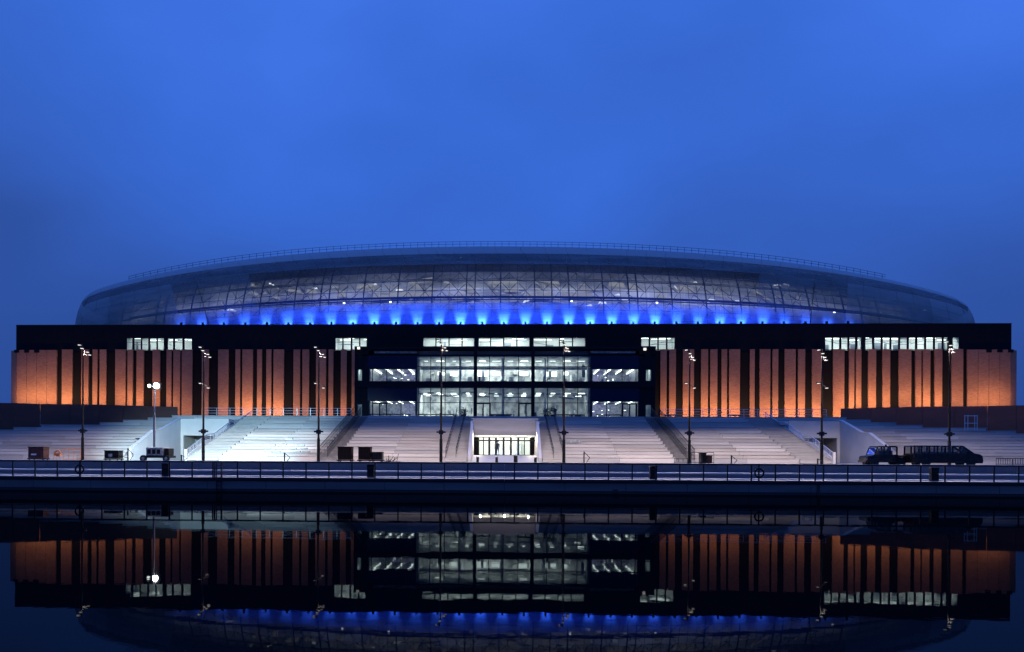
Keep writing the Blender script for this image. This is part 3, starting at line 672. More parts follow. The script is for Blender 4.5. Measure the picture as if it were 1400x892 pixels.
# ---------------- dome
DX, DA, DB, DN, ZD = 2.614, 121.44, 64.85, 2.509, 27.2
DYc = 187.56 + DB
def Hx(x):
    u = max(-1.0, min(1.0, (x - DX) / DA)); return max(3.0, 26.66*(1 - .059*u - .319*u*u - .1224*u**4 + .1505*u**8))
def dome(t, ph, k=1.0, dz=0.0):
    c, s_ = math.cos(t), math.sin(t); e_ = 2.0/DN
    ux = math.copysign(abs(c)**e_, c); uy = math.copysign(abs(s_)**e_, s_)
    x = DX + DA*ux*(.9879 + .0121*max(0.0, math.cos(ph))**.475)*(1-(1-k)*.35)
    return Vector((x, DYc + DB*uy*(.46 + .54*math.cos(ph))*k, ZD + Hx(x)*math.sin(ph)**.729 + dz))
def dome_t(px, ph=.02):     # plan angle whose front point projects to px
    lo, hi = math.pi*1.02, math.pi*1.98
    for _ in range(40):
        mid = (lo+hi)/2
        if proj(dome(mid, ph))[0] < px: lo = mid
        else: hi = mid
    return (lo+hi)/2
tl, tr = dome_t(285), dome_t(1117)
NB = 34
tt = [tl + (tr-tl)*k/NB for k in range(NB+1)]
left = [math.pi*.98 + (tl-math.pi*.98)*(k/11) for k in range(11)]; right = [tr + (math.pi*2.02-tr)*(k/11) for k in range(1,12)]
# even out bays by arc length in px
def even(a, b_, n):
    pa, pb = proj(dome(a,.3))[0], proj(dome(b_,.3))[0]; return [dome_t(pa+(pb-pa)*k/n, .3) for k in range(n+1)]
tt = even(tl, tr, NB); left = [math.pi*.98] + even(math.pi*1.04, tl, 9)[:-1]; right = even(tr, math.pi*1.96, 9)[1:] + [math.pi*2.02]
bays = left + tt + right
phs = [0.0, .20, .30, .42, .60, .80, 1.02, math.pi/2]
def seam_px(side, ph): return (289 - 26*min(ph,.9)/.7) if side < 0 else (1106 + 10*min(ph,.9)/.7)
TC = {}
def seam_t(side, ph):
    k_ = (side, round(ph, 4))
    if k_ not in TC: TC[k_] = dome_t(seam_px(side, ph), ph)
    return TC[k_]
b_l, b_r = bays[len(left)], bays[len(left)+NB]
def tgrid(i, ph):
    t0_ = bays[i]; L_, R_ = seam_t(-1, ph), seam_t(1, ph)
    if t0_ <= b_l: f_ = (t0_-bays[0])/(b_l-bays[0]); return bays[0] + (L_-bays[0])*f_
    if t0_ >= b_r: f_ = (t0_-b_r)/(bays[-1]-b_r); return R_ + (bays[-1]-R_)*f_
    return L_ + (R_-L_)*(t0_-b_l)/(b_r-b_l)
roof = part(MB().box(-60,60,DYc-20,DYc+20,ZD-.5,ZD+.2), 'roof_structure', M_truss, st)
for i in range(len(bays)-1):
    clear = len(left) <= i < len(left)+NB
    for j in range(len(phs)-1):
        N = 4; m = MB(); pa, pb = phs[j], phs[j+1]
        for u in range(N+1):
            for v in range(N+1):
                ph = pa+.0012+(pb-pa-.0024)*v/N; w_ = .006 + .988*u/N
                m.v.append(tuple(dome(tgrid(i, ph)*(1-w_) + tgrid(i+1, ph)*w_, ph)))
        for u in range(N):
            for v in range(N): m.f.append((u*(N+1)+v, (u+1)*(N+1)+v, (u+1)*(N+1)+v+1, u*(N+1)+v+1))
        o = part(m, 'roof_panel', M_shell if j > 4 else (M_roof_sheets[j-1] if j > 3 else (M_roof_sheets[5] if (0 < j < 4 and (len(left)-2 <= i < len(left)+3 or len(left)+NB-3 <= i < len(left)+NB+2)) else M_roof_sheets[(0,1,2,2,3,4)[j]] if clear else (M_end if 3 <= i < len(bays)-4 else M_end2))), st, smooth=True)
# rear half of the roof, joined simply
for (ta, tb) in ((math.pi*.02, math.pi*.5),(math.pi*.5, math.pi*.98)):
    m = MB(); N = 16; Pn = 8
    for u in range(N+1):
        for v in range(Pn+1): m.v.append(tuple(dome(ta+(tb-ta)*u/N, math.pi/2*v/Pn)))
    for u in range(N):
        for v in range(Pn): m.f.append((u*(Pn+1)+v,(u+1)*(Pn+1)+v,(u+1)*(Pn+1)+v+1,u*(Pn+1)+v+1))
    part(m, 'rear_roof', M_shell, st, smooth=True)
m = MB(); n = 60
for k in range(n+1):
    t_ = math.pi + math.pi*k/n; p, q = dome(t_, math.pi/2), dome(2*math.pi - t_, math.pi/2); m.v += [tuple(p), tuple(q)]
m.f = [(2*k, 2*k+2, 2*k+3, 2*k+1) for k in range(n)]; part(m, 'roof_crown', M_shell, st, smooth=True)
# inner bowl behind the translucent part
m = MB(); N = 60; Pn = 6
for u in range(N+1):
    for v in range(Pn+1): m.v.append(tuple(dome(math.pi*1.0+math.pi*u/N, (math.pi/2*.98)*v/Pn, .86, -2.2)))
for u in range(N):
    for v in range(Pn): m.f.append((u*(Pn+1)+v,(u+1)*(Pn+1)+v,(u+1)*(Pn+1)+v+1,u*(Pn+1)+v+1))
M_inner = material('inner_roof_lining', (.30,.31,.34), .8, noise=((.10,.11,.13), .12, .14), scale=(.6,.6,2.5))
part(m, 'inner_roof_lining', M_inner, st)
# trusses between skin and lining
def tp(px, ph, k): return dome(dome_t(px, .3), ph, k, -.9)
cols_ = list(range(156, 1296, 12))
ph_l = [.06,.12,.19,.27,.36,.46,.58,.72,.88,1.05]
for q, ph in enumerate(ph_l):
    m = MB()
    for a, b_ in zip(cols_, cols_[1:]): m.tube(tp(a,ph,.965), tp(b_,ph,.965), .16 if q in (3,6) else .07, 4)
    part(m, 'truss_chord', M_truss, roof)
    if q in (3,5,7):
        m = MB()
        for a, b_ in zip(cols_, cols_[1:]): m.tube(tp(a,ph+.04,.93), tp(b_,ph+.04,.93), .30, 4)
        part(m, 'roof_walkway', M_truss, roof)
for n_, a in enumerate(cols_):
    m = MB(); big = n_ % 4 == 0 or n_ % 9 == 5
    for p0, p1 in zip(ph_l, ph_l[1:]): m.tube(tp(a,p0,.965), tp(a,p1,.965), .17 if big else .06, 4)
    part(m, 'truss_post', M_truss, roof)
    if n_ < len(cols_)-1:
        m = MB()
        for q in range(len(ph_l)-1):
            if random.random() < (.75 if abs(a-700) < 420 else .3):
                if (n_+q) % 2: m.tube(tp(a,ph_l[q],.955), tp(a+12,ph_l[q+1],.94), .07, 4)
                else: m.tube(tp(a+12,ph_l[q],.955), tp(a,ph_l[q+1],.94), .07, 4)
        if m.v: part(m, 'truss_brace', M_truss, roof)
# lit openings in the lining: found by projecting the lining
L_in = lamp_material('lit_stand_opening', (.66,.70,.78), .36); L_in2 = lamp_material('bright_stand_opening', (.85,.92,1.0), 1.1)
def in_pt(px, py):
    t_ = dome_t(px, .3); best_ = None
    for q in range(60):
        ph = q/60*1.4; p = dome(t_, ph, .872, -2.2); a = proj(p)
        d_ = abs(a[1]-py)
        if best_ is None or d_ < best_[0]: best_ = (d_, ph, a[0])
    t2 = dome_t(px + (px-best_[2]), .3); return dome(t2, best_[1], .872, -2.0)
patch = [(575,385,36,5,-4),(612,388,14,4,3),(688,386,44,6,-2),(752,386,30,5,4),(845,390,24,7,4),(868,393,18,5,3),(560,404,60,5,0),(640,407,34,5,0),(735,407,40,5,0),(790,405,44,5,0),
 (500,391,30,5,-3),(520,408,26,8,0),(466,404,14,5,0),(462,411,12,5,0),(400,398,22,4,3),(345,400,16,4,3),(375,406,14,4,3),(425,399,18,4,2),(330,413,10,3,2),(940,395,24,5,3),(985,403,18,5,3),(1000,408,10,5,2),
 (1040,400,14,4,4),(1052,408,12,4,4),(975,411,14,5,0),(905,407,16,8,0),(917,411,10,5,0),(640,396,14,3,0),(590,397,18,3,2),(700,398,22,3,0),(815,398,16,3,0),(545,397,12,3,0),(760,412,16,3,0),(600,413,14,3,0),(1095,405,8,4,3),(1070,415,12,3,6)]
random.seed(11)
for _ in range(95):
    px = random.gauss(690, 210) if random.random() < .6 else random.uniform(280, 1110)
    if 285 < px < 1105: patch.append((px, random.uniform(380, 418) + 6*abs(px-700)/400, random.uniform(4, 13), random.uniform(1.2, 3.4), random.uniform(-3, 4)))
for k, (px, py, w, h, sk) in enumerate(patch):
    m = MB(); m.quad(in_pt(px-w/2,py+h/2-sk/2), in_pt(px+w/2,py+h/2+sk/2), in_pt(px+w/2-min(3,w*.2),py-h/2+sk/2), in_pt(px-w/2+min(2,w*.15),py-h/2-sk/2))
    part(m, 'lit_opening', L_in2 if k % 7 == 3 and w < 16 else L_in, roof)
for px, py in ((784,421),(529,421),(464,411),(904,421),(1153,411)):
    p = dome(dome_t(px,.3), .25, .955, -.5); MB().box(p.x-.2,p.x+.2,p.y-.2,p.y+.2,p.z-.16,p.z+.16).build('work_light', lamp_material('work_light_lens',(.9,.95,1),5), roof).location = (0,0,0)
for k in range(19):      # unseen lamps added low and midway in the roof void to brighten the lining
    px = 150 + 62*k; t_ = dome_t(px, .3); q = dome(t_, .70, .86, -2.2); p = dome(t_, .02, .955); amp = .45 + .55*max(0, 1-abs((px-700)/560)**3)
    lamp('AREA', 'added_void_light', (p.x, p.y, ZD-2.5), (.88,.90,.95), 950*amp*random.uniform(.6,1.3), st, target=q, shape='RECTANGLE', size=6, size_y=.6, spread=math.radians(80))
    p = dome(t_, .45, .945, -1.2); q = dome(t_, 1.15, .86, -2.2)
    lamp('AREA', 'added_upper_void_light', p, (.84,.91,1.0), 640*amp*random.uniform(.6,1.3), st, target=q, shape='RECTANGLE', size=9, size_y=.5)
# meridian seams
for sd in (-1, 1):
    m = MB(); q_ = [dome(seam_t(sd, q/14*.52), q/14*.52, 1.003) for q in range(15)]
    for p0, p1 in zip(q_, q_[1:]): m.tube(p0, p1, .08, 5)
    part(m, 'roof_seam', M_dark, st)
# railing round the crown
sil = []
for px in range(156, 1236, 5):
    best_ = None
    t_ = dome_t(px, .9)
    for q in range(40, 90):
        ph = q/90*math.pi/2; p = dome(t_, ph); a = proj(p)
        if best_ is None or a[1] < best_[0]: best_ = (a[1], p)
    sil.append(best_[1])
m = MB()
for i, p in enumerate(sil):
    h = 1.15
    if i % 2 == 0: m.tube(p, p+Vector((0,0,h)), .05, 4)
    if i: 
        for z in (h, h*.5): m.tube(sil[i-1]+Vector((0,0,z)), p+Vector((0,0,z)), .045, 4)
part(m, 'roof_railing', M_truss, st)
# blue uplights along the foot of the roof
BLUE = (.05, .20, 1.0)
for k in range(-15, 17):
    px = 689 + 29.1*k; t_ = dome_t(px, .15); ph0 = .1
    for _ in range(60):
        if dome(t_, ph0).z >= HC + (ZTOP+.12-HC)/FY*dome(t_, ph0).y + .15: break
        ph0 += .01
    p = dome(t_, ph0); ph1 = ph0
    while dome(t_, ph1).z < p.z + 5.0: ph1 += .01
    q = dome(t_, ph1)
    out = Vector((p.x*.5, -60, 0)).normalized()
    base = Vector((p.x, p.y, ZTOP+.25)) + out*1.1
    wgt = max(.05, 1 - abs(k/17.5)**2.8) * random.uniform(.8, 1.15)
    lean = (px-689)/400*1.6
    lamp('SPOT', 'blue_uplight', base + out*2.6, (.02,.07,1.0), 15000*wgt, st, target=q + Vector((lean, 0, -3.5)), spot_size=math.radians(74), spot_blend=1.0, shadow_soft_size=.3)
    lamp('SPOT', 'blue_uplight', base, (.04,.15,1.0), 92000*wgt, st, target=q + Vector((lean*.8, 0, -1.5)), spot_size=math.radians(40), spot_blend=1.0, shadow_soft_size=.15)
    f_ = part(MB().box(base.x*FY/base.y-.2,base.x*FY/base.y+.2,FY+.3,FY+.7,ZTOP+.12,ZTOP+.6), 'floodlight', M_dark, st)

# ================================================================== LAMP POSTS
def post(px, ptop, label, extra=False, strength=1.0):
    y = 80.0; x = X(px, y, 600); zt = Zp(px, ptop, y)
    r = thing('lamp_post', label, 'lamp post', (x, y, PZ), 'tall dark lamp posts on the plaza'); H = zt - PZ
    MB().tube((0,0,0),(0,0,2.2),.15,10,.14).tube((0,0,2.2),(0,0,H*.55),.10,10,.09).tube((0,0,H*.55),(0,0,H),.08,10,.06).build('pole', M_black, r)
    MB().box(-.3,.3,-.3,.3,0,.05).build('base_plate', M_dark, r)
    MB().box(-.42,.42,-.1,.1,2.75,2.9).box(-.2,.2,-.12,.12,2.62,3.0).build('equipment_box', M_dark, r)
    hs = ((-.32,-.05,.38),(-.02,-.2,.05),(.30,.2,-.25),(.46,.3,-.5))
    for k, (dx, dy, dz) in enumerate(hs):
        z = H + dz*1.0 - .1
        MB().tube((0,0,min(z,H)),(dx,dy,z),.04,6).build('arm', M_dark, r)
        hd = MB().box(dx-.12,dx+.12,dy-.2,dy+.2,z,z+.06).build('lamp_head', M_dark, r)
        MB().box(dx-.09,dx+.09,dy-.16,dy+.16,z-.04,z-.005).build('lens', L_post, hd)
    MB().tube((0,0,H-.2),(-.1,0,H+.45),.05,6).build('mast_tip', M_dark, r)
    if extra:
        ze = Zp(px,526,y)-PZ
        for dx, dz in ((-.3,.12),(.42,-.3)):
            MB().tube((0,0,ze),(dx,0,ze+dz),.035,6).build('arm', M_dark, r)
            hd = MB().box(dx-.15,dx+.15,-.18,.18,ze+dz,ze+dz+.08).build('lamp_head', M_dark, r); MB().box(dx-.09,dx+.09,-.14,.14,ze+dz-.04,ze+dz-.003).build('lens', L_post, hd)
    l = lamp('SPOT', 'post_light', (x, y+.3, zt-.3), (1.0,.82,.73), 8800*strength, r, target=(x, y+.3+.6, zt-12), spot_size=math.radians(156), spot_blend=.10, shadow_soft_size=.4)
posts = [(113,476,'tall dark lamp post nearest the left edge, before the brown crate',False,1.0),
 (278,479,'tall dark lamp post in front of the left stair parapet',True,.8),
 (435.5,479,'tall dark lamp post in front of the blue white steps',True,.9),
 (603,470,'tall dark lamp post left of the entrance against the bright glazing',False,1.0),
 (771,471,'tall dark lamp post right of the entrance against the bright glazing',False,1.0),
 (942.5,483,'tall dark lamp post beside the right narrow stair',True,1.0),
 (1123.5,483,'tall dark lamp post in front of the right stair parapet',True,.95),
 (1298,472,'tall dark lamp post rising behind the long dark van',False,1.0)]
for p in posts: post(*p)

# ================================================================== PORTABLE LIGHTING TOWER
ty = 77.0; tx = X(211, ty, 600); tz = Zp(211, 528, ty)
tw = thing('lighting_tower', 'portable lighting tower with a blazing white head on a thin mast', 'lighting tower', (tx, ty, PZ))
s1 = ty/1200.0
part(MB().box(X(198,ty),X(236,ty),ty-.8,ty+.8,PZ+.35,PZ+.55), 'chassis', M_black, tw)
part(MB().box(X(204,ty),X(227,ty),ty-.7,ty+.7,PZ+.55,PZ+1.28), 'engine_housing', M_body, tw, bevel=.04)
for k in range(3): part(MB().box(X(206+k*6.5,ty),X(210.5+k*6.5,ty),ty-.74,ty-.69,PZ+.7,PZ+1.1), 'vent_grille', M_black, tw)
part(MB().box(X(228,ty),X(234.5,ty),ty-.6,ty+.6,PZ+.55,PZ+1.2), 'fuel_tank', M_black, tw, bevel=.03)
for px in (201,232):
    wl = MB().tube((0,-.85,.30),(0,-.65,.30),.30,16).build('wheel', M_rubber, tw); wl.location = (X(px,ty)-tx,0,0)
    MB().tube((0,-.87,.30),(0,-.84,.30),.14,10).build('rim', M_steel, wl)
part(MB().tube((tx,ty,PZ+1.2),(tx,ty,PZ+4.2),.11,8).tube((tx,ty,PZ+4.2),(tx,ty,tz),.075,8), 'mast', M_steel, tw)
part(MB().box(X(204,ty),X(217,ty),ty-.06,ty+.06,tz-.05,tz+.05), 'crossbar', M_steel, tw)
for px, rr in ((205,.17),(214.5,.28)):
    x = X(px, ty, 530)
    h = part(MB().box(x-rr-.05,x+rr+.05,ty-.12,ty+.15,tz-rr,tz+rr), 'lamp_head', M_black, tw)
    for yy in (-.16, .16): MB().tube((x,ty+yy*.9,tz),(x,ty+yy*1.2,tz),rr*.85,14).build('lens', L_flood if rr > .2 else L_white, h)
lamp('SPOT', 'tower_light', (tx, ty+.4, tz), (.50,.85,1.0), 56000, tw, target=(-33.5,96,0), spot_size=math.radians(66), spot_blend=.5, shadow_soft_size=.3)

# ================================================================== VEHICLES
def wheel(root, x, y, z, r=.33, side=-1):
    w = MB().tube((0,-.11,0),(0,.11,0),r,20).build('wheel', M_rubber, root, loc=(x,y,z)); MB().tube((0,side*.13,0),(0,side*.09,0),r*.6,12).build('rim', M_dark, w); return w
vy = 71.0; vx = X(1242, vy, 625); vl = X(1336, vy, 625) - vx
van = thing('parked_van', 'long black van with a row of side windows parked facing right', 'van', (vx, vy, PZ))
s = vl/5.5
def sc(pts): return [(a*s, b_) for a, b_ in pts]
W = .92
for nm, pts in (('body', [(0.02,.28),(.0,.95),(.03,1.04),(4.8,1.06),(5.25,.98),(5.44,.84),(5.5,.5),(5.46,.28)]),):
    MB().prism(sc(pts), -W, W).build(nm, M_paint, van, bevel=.02)
MB().prism(sc([(.0,1.56),(.05,1.66),(3.9,1.66),(4.08,1.58)]), -W+.06, W-.06).build('roof', M_paint, van, bevel=.02)
pil = [.08,.62,1.25,1.9,2.5,3.1]
for yy in (-W+.03, W-.09):
    for a in pil: MB().box((a-.06)*s,(a+.06)*s,yy,yy+.06,1.0,1.6).build('pillar', M_paint, van)
    MB().prism(sc([(3.85,1.60),(4.0,1.60),(4.84,1.04),(4.7,1.04)]), yy, yy+.06).build('pillar', M_paint, van)
    MB().box(3.62*s,3.72*s,yy,yy+.06,1.0,1.6).build('pillar', M_paint, van)
    for a, b_ in zip(pil, pil[1:]+[3.62]): MB().box((a+.07)*s,(b_-.06)*s,yy+.02,yy+.03,1.05,1.58).build('side_window', M_smoke, van)
    MB().prism(sc([(3.74,1.05),(4.68,1.05),(3.96,1.54),(3.74,1.54)]), yy+.02, yy+.03).build('side_window', M_smoke, van)
MB().quad((3.98*s,-W+.1,1.6),(3.98*s,W-.1,1.6),(4.82*s,W-.1,1.05),(4.82*s,-W+.1,1.05)).build('windscreen', M_smoke, van)
for a in (.9,1.6,2.2,2.9,3.5):
    for yy in (-.45,.4): MB().box(a*s,(a+.14)*s,yy-.2,yy+.22,.7,1.18).build('seat', M_cloth, van)
for yy in (-W-.12, W+.02): MB().box(4.25*s,4.42*s,yy,yy+.1,1.0,1.16).build('wing_mirror', M_paint, van)
for a in (1.0, 4.55):
    for yy, sd in ((-W+.08,-1),(W-.08,1)): wheel(van, a*s, yy, .33, .33, sd)
for yy in (-.65,.5): MB().box(5.36*s,5.44*s,yy,yy+.2,.66,.78).build('headlight', M_glass, van)
for yy in (-W-.01,W-.03): MB().box(.0,.03,yy,yy+.04,.7,.95).build('tail_light', M_rust, van)

px0 = X(1180, vy+1.5, 625); pl = X(1239, vy+1.5, 625) - px0; k_ = pl/4.2
pk = thing('parked_pickup', 'black pickup with a short cab and low bed parked behind the van', 'pickup', (px0, vy+1.5, PZ))
sc2 = lambda pts: [(a*k_, b_) for a, b_ in pts]
MB().prism(sc2([(0,.3),(0,.72),(.1,.82),(.62,.88),(.75,.95),(2.95,.95),(3.0,.72),(4.15,.72),(4.2,.32)]), -.85, .85).build('body', M_paint, pk, bevel=.02)
MB().prism(sc2([(.92,1.52),(1.0,1.62),(2.84,1.62),(2.93,1.5)]), -.78, .78).build('roof', M_paint, pk)
for yy in (-.83,.77):
    MB().prism(sc2([(.68,.94),(.8,.94),(1.05,1.5),(.93,1.5)]), yy, yy+.06).build('pillar', M_paint, pk)
    for a in (1.62,2.2,2.86): MB().box((a-.07)*k_,(a+.07)*k_,yy,yy+.06,.94,1.56).build('pillar', M_paint, pk)
    MB().box(1.0*k_,1.55*k_,yy+.02,yy+.03,.96,1.46).build('side_window', M_smoke, pk); MB().box(1.7*k_,2.12*k_,yy+.02,yy+.03,.96,1.46).build('side_window', M_smoke, pk); MB().box(2.28*k_,2.78*k_,yy+.02,yy+.03,.96,1.46).build('side_window', M_smoke, pk)
MB().quad((.72*k_,-.76,.95),(.72*k_,.76,.95),(.98*k_,.76,1.5),(.98*k_,-.76,1.5)).build('windscreen', M_smoke, pk)
MB().tube((1.2*k_,-.5,1.58),(2.7*k_,-.5,1.58),.03).tube((1.2*k_,.5,1.58),(2.7*k_,.5,1.58),.03).tube((1.95*k_,-.5,1.6),(1.95*k_,-.5,1.75),.07).build('roof_rack', M_paint, pk)
for a in (1.3,1.9,2.45): MB().box(a*k_,(a+.16)*k_,-.5,.5,.7,1.25).build('seat', M_cloth, pk)
MB().prism(sc2([(3.1,.72),(3.2,.86),(3.5,.80),(3.7,.92),(4.05,.74)]), -.5, .5).build('load', M_rubber, pk)
for a in (.72, 3.3):
    for yy, sd in ((-.77,-1),(.77,1)): wheel(pk, a*k_, yy, .32, .32, sd)
MB().box(-.02,.04,-.7,-.45,.6,.74).build('headlight', M_glass, pk); MB().box(-.02,.04,.45,.7,.6,.74).build('headlight', M_glass, pk)
MB().box(-.12*k_,.0,-.8,.8,.3,.45).build('bumper', M_paint, pk)

# ================================================================== SITE CLUTTER ON THE PLAZA
def crate(pa, pb, ptop, y, label, mat, cat='crate', legs=True, name='storage_crate'):
    x0, x1 = X(pa,y,620), X(pb,y,620); zt = Zp((pa+pb)/2, ptop, y); r = thing(name, label, cat, (x0, y, PZ)); w = x1-x0; h = zt-PZ
    lo = .28 if legs else .05
    MB().box(0,w,-.5,.5,lo,h-.05).build('box', mat, r, bevel=.02)
    MB().box(-.04,w+.04,-.54,.54,h-.05,h).build('lid', mat, r)
    for k in range(4): MB().box(w*(k+.5)/4-.03,w*(k+.5)/4+.03,-.53,-.5,lo+.05,h-.08).build('rib', mat, r)
    if legs:
        MB().box(-.12,w+.12,-.4,.4,.16,.27).build('skid', M_black, r)
        for q in (.05, w-.15):
            for yy in (-.45,.35): MB().box(q,q+.1,yy,yy+.1,0,.16).build('foot', M_black, r)
    return r, w, h
r, w, h = crate(42.5,63.4,611,76,'rust red metal crate near the left edge of the quay', M_rust)
MB().box(w*.22,w*.55,-.56,-.53,h*.42,h*.52).build('pale_label', M_white, r)
r, w, h = crate(146,165,616,77,'small dark generator left of the lighting tower', M_black, 'generator', True, 'generator')
MB().box(w*.3,w*.6,-.56,-.53,h*.45,h*.68).build('control_panel', M_body, r)
MB().tube((w,0,h*.5),(w+.6,0,h*.35),.03).build('tow_bar', M_black, r)
r, w, h = crate(463,482,611,78,'taller dark crate on skids, left one of the pair by the narrow stair', M_umber)
r, w, h = crate(491,507.5,611.5,78,'taller dark crate on skids, right one of the pair by the narrow stair', M_umber)
r, w, h = crate(509,523.5,618,78,'low black box standing right of the two tall crates', M_black, 'box')
# heap of poles and tools beside it
x0 = X(526,78); r = thing('tool_heap', 'tangled dark heap of tools and scaffold clamps right of the crates', 'heap', (x0, 78, PZ))
for k in range(12):
    a = random.uniform(0,1.1); MB().tube((a,random.uniform(-.3,.3),.05),(a+random.uniform(-.3,.5),random.uniform(-.3,.3),random.uniform(.2,.85)),.03).build('tool_bar', M_black, r)
MB().box(0,1.4,-.35,.35,0,.14).build('tray', M_black, r)
# orange machine and barrier
x0 = X(74,76); r = thing('orange_trestle', 'orange site trestle with tank beside the rust red crate', 'trestle', (x0, 76, PZ))
MB().ring((.33,0,.72),.25,.06,'y',18,6).build('hoop', M_orange, r); MB().box(.05,.6,-.15,.15,.5,.72).build('tank', M_orange, r)
for q in (0,.33,.66): MB().tube((q,-.2,0),(.33+(q-.33)*.6,0,.8),.03).build('leg', M_orange, r)
def barrier(pa, pb, ptop, y, label, n=4, mat=None):
    x0, x1 = X(pa,y,620), X(pb,y,620); h = Zp(pa, ptop, y)-PZ; r = thing('crowd_barrier', label, 'barrier', (x0,y,PZ), 'metal crowd barriers'); w = x1-x0
    mat = mat or M_dark
    MB().tube((0,0,h),(w,0,h),.03).tube((0,0,.2),(w,0,.2),.025).build('rails', mat, r)
    for k in range(n+1): MB().tube((w*k/n,0,0 if k in (0,n) else .2),(w*k/n,0,h),.022).build('bar', mat, r)
    for q in (0,w): MB().box(q-.03,q+.03,-.3,.3,0,.04).build('foot', mat, r)
    return r
barrier(87,101,614,76,'orange lit rail section just right of the orange trestle',2,M_orange)
barrier(101,110,614.5,76.3,'short orange rail section before the leftmost lamp post',1,M_orange)
barrier(922,940,627,78,'low dark barrier left of the lamp post at the narrow stair',3)
barrier(945,976,619,78,'tall dark barrier frame right of the lamp post at the narrow stair',2)
barrier(1362,1384,627,74,'slatted barrier on the far right, inner one',7); barrier(1385,1412,627,74,'slatted barrier on the far right, cut by the picture edge',8)
def prop(px, ptop, y, label, mat=None):
    x0 = X(px,y,620); h = Zp(px,ptop,y)-PZ; r = thing('propped_frame', label, 'frame', (x0,y,PZ)); mat = mat or M_dark
    MB().box(-.05,.05,-.04,.04,0,h).build('upright', mat, r); MB().tube((0,0,h*.95),(.5,0,h*.5),.03).tube((.5,0,h*.5),(.12,0,0),.03).build('strut', mat, r); MB().box(-.2,.3,-.15,.15,0,.05).build('foot', mat, r)
prop(798.5,617.5,77,'thin dark propped stand right of the entrance'); prop(1000,623,77,'small dark propped frame before the right seating steps'); prop(389,619,77,'small dark propped frame before the blue white steps')
prop(1118,627,78,'low dark propped clutter at the foot of the right parapet'); prop(248,622,78,'low dark propped clutter at the foot of the left parapet'); prop(175,613,77,'small dark post at the foot of the left recess wall')
# boxes hung on barrier
r, w, h = crate(957,964,619.5,78.6,'small dark box behind the tall barrier frame', M_black, 'box', False, 'small_box')
r, w, h = crate(966,972,623,78.6,'smallest dark box behind the tall barrier frame', M_rust, 'box', False, 'small_box')
# sign with black marks on the far left steps
yy = Y0 + 4*DY - .3; x = X(189, yy, 598); z = 2.0 + 4*RISE
r = thing('step_clutter', 'small dark bundle on the steps left of the lighting tower', 'bundle', (x, yy, z))
MB().box(-.3,.25,-.1,.1,.0,.35).build('lower_bag', M_black, r); MB().box(-.05,.35,-.1,.1,.35,.7).build('middle_bag', M_black, r); MB().box(-.3,.3,-.08,.08,.7,.82).build('upper_board', M_black, r)
# concrete bench unit right of the entrance
k = 7; yy = Y0 + 5*DY - .8; z = 2.0+5*RISE
r = thing('slatted_bench', 'grey slatted bench on the steps just right of the lamp post beside the entrance', 'bench', (X(772,yy,602), yy, z)); w = X(795,yy,602)-X(772,yy,602)
MB().box(0,w,-.2,.3,.1,.5).build('seat_block', M_body, r)
for q in range(8): MB().box(w*(q+.2)/8,w*(q+.7)/8,-.24,-.2,.1,.5).build('slat', M_steel, r)
# small pallets on the blue-white steps
for n_, (px, row) in enumerate(((371,3),(386,3),(402,3),(411,3),(366,1),(377,1),(405,1),(418,1),(395,5),(365,2),(400,2),(415,2))):
    yy = Y0 + row*DY + .1; x = X(px,yy,610); z = 2.0 + (row+1)*RISE
    places = ['upper left','upper middle left','upper middle right','upper right','lowest left','lowest middle left','lowest middle right','lowest right','highest single','second row left','second row middle','second row right']
    r = thing('cushion_stack', 'small grey seat pad stack on the blue white steps, %s one' % places[n_], 'seat pad', (x,yy,z), 'grey seat pads on the blue white steps')
    MB().box(-.45,.45,0,.4,.06,.14).build('pad', M_body, r); MB().box(-.4,.4,.05,.35,0,.06).build('pad_base', M_steel, r)
# scaffold frame on the right wall
yy = Y0+9*DY+.2; xa = X(1319,yy,580); xb = X(1336,yy,580); z0 = 2.0 + 10*RISE
r = thing('scaffold_frame', 'pale scaffold frame against the brown wall above the van', 'scaffold', (xa,yy,z0)); w = xb-xa
for q in (0,w*.25,w*.8,w): MB().tube((q,0,0),(q,0,1.9),.045).build('upright', M_rail, r)
for hz in (.3,.9,1.8): MB().tube((0,0,hz),(w,0,hz),.04).build('ledger', M_rail, r)
# bollards in front of the entrance
for n_, (px, d_) in enumerate(((653,'leftmost'),(679,'second from the left'),(705,'third from the left'),(732,'rightmost'))):
    x = X(px,84,628); r = thing('bollard', 'short dark bollard before the entrance, %s of four' % d_, 'bollard', (x,84,PZ), 'bollards in front of the entrance')
    MB().tube((0,0,0),(0,0,.55 if n_ != 2 else .7),.14 if n_ != 2 else .2,12).build('shaft', M_black, r); MB().tube((0,0,.55 if n_ != 2 else .7),(0,0,.62 if n_ != 2 else .77),.15 if n_ != 2 else .21,12,.1).build('cap', M_steel, r)
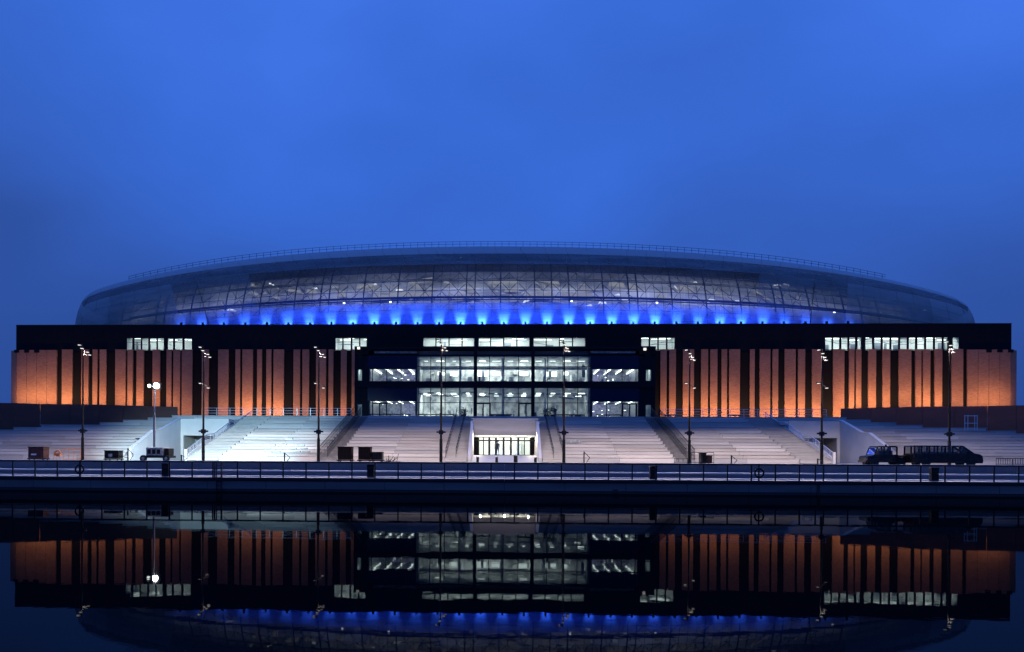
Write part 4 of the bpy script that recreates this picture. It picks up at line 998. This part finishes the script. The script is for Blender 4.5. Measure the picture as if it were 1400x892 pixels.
# benches and planters on the terrace
for pa, pb, lb in ((571,621,'long dark bench before the brightest left glazing'),(505,562,'long dark bench below the left striped windows'),(672,700,'dark bench between the middle terrace doors'),(757,800,'long dark bench before the right glazing'),(814,850,'dark bench below the right violet windows'),
                   (908,925,'dark bench at the foot of the first right piers'),(997,1012,'dark bench at the foot of a wide right pier')):
    yy = YT+6; xa = X(pa,yy,562); w = X(pb,yy,562)-xa
    r = thing('terrace_bench', lb, 'bench', (xa,yy,ZT), 'dark benches on the upper terrace'); MB().box(0,w,-.2,.2,.42,.55).build('seat', M_dark, r)
    for q in (.1,w/2,w-.2): MB().box(q,q+.1,-.15,.15,0,.42).build('leg', M_dark, r)
for px, lb in ((634,'dark leafy planter on the terrace above the left entrance stair'),(747,'small dark leafy planter on the terrace above the right entrance stair'),(756,'larger dark leafy planter beside the right entrance stair')):
    yy = YT+2.5; x = X(px,yy,562); r = thing('planter', lb, 'planter', (x,yy,ZT), 'leafy planters on the terrace'); s_ = 1.35 if px == 756 else 1
    MB().box(-.35,.35,-.3,.3,0,.35).build('tub', M_dark, r); m = MB()
    for q in range(160):
        v = Vector((random.gauss(0,.3),random.gauss(0,.25),.7*s_+random.gauss(0,.25*s_))); d1 = Vector((random.uniform(-1,1),random.uniform(-1,1),random.uniform(-1,1))).normalized()*.12; d2 = d1.orthogonal().normalized()*.06
        m.quad(v-d1,v+d2,v+d1,v-d2)
    m.build('foliage', M_green, r)
# a person inside the entrance doors
def person(x, y, z, label):
    r = thing('person', label, 'person', (x,y,z))
    vs = [(0,0,.92,.13),(0,0,1.15,.125),(0,0,1.38,.15),(0,0,1.50,.06),(0,-.01,1.58,.05),
          (-.17,0,1.40,.065),(-.24,.0,1.15,.048),(-.22,-.1,.90,.038),(.17,0,1.40,.065),(.25,-.02,1.15,.048),(.24,-.12,.92,.038),
          (-.09,0,.86,.10),(-.11,-.02,.48,.068),(-.12,.03,.08,.045),(-.12,-.12,.03,.04),(.09,0,.86,.10),(.12,-.05,.48,.068),(.13,.05,.08,.045),(.13,-.1,.03,.04)]
    ed = [(0,1),(1,2),(2,3),(3,4),(2,5),(5,6),(6,7),(2,8),(8,9),(9,10),(0,11),(11,12),(12,13),(13,14),(0,15),(15,16),(16,17),(17,18)]
    me = bpy.data.meshes.new('body'); me.from_pydata([v[:3] for v in vs], ed, []); me.materials.append(M_cloth)
    o = bpy.data.objects.new('body', me); col.objects.link(o); o.parent = r
    sk = o.modifiers.new('skin','SKIN'); 
    for i, v in enumerate(vs): me.skin_vertices[0].data[i].radius = (v[3], v[3])
    me.skin_vertices[0].data[0].use_root = True; o.modifiers.new('sub','SUBSURF').levels = 1; o.modifiers['sub'].render_levels = 1
    bm = bmesh.new(); bmesh.ops.create_uvsphere(bm, u_segments=14, v_segments=10, radius=.105)
    for v in bm.verts: v.co.z *= 1.25
    bmesh.ops.create_uvsphere(bm, u_segments=6, v_segments=4, radius=.018, matrix=Matrix.Translation((0,-.11,-.01)))
    me = bpy.data.meshes.new('head'); bm.to_mesh(me); bm.free(); me.materials.append(M_skin); h = bpy.data.objects.new('head', me); col.objects.link(h); h.parent = r; h.location = (0,-.01,1.68)
    for q in me.polygons: q.use_smooth = True
    bm = bmesh.new(); bmesh.ops.create_uvsphere(bm, u_segments=14, v_segments=8, radius=.115)
    for v in bm.verts:
        v.co.z = v.co.z*1.2; v.co.y += .015
    bmesh.ops.delete(bm, geom=[v for v in bm.verts if v.co.z < -.02 and v.co.y < .03], context='VERTS')
    me = bpy.data.meshes.new('hair'); bm.to_mesh(me); bm.free(); me.materials.append(M_black); q = bpy.data.objects.new('hair', me); col.objects.link(q); q.parent = h; q.location = (0,0,.02)
    m = MB()
    for sx, y0_ in ((-.22,-.1),(.24,-.12)):
        for k in range(4): m.tube((sx-.03+.02*k,y0_,.90),(sx-.03+.02*k,y0_-.02,.80-.01*(k%2)),.010,5)
        m.tube((sx,y0_-.03,.88),(sx-.03*math.copysign(1,sx),y0_-.06,.83),.010,5)
    m.build('hands', M_skin, r)
person(X(690.5,EY+2,612) - 0.9, EY+2.0, 2.55, 'person in dark clothes standing behind the entrance doors')
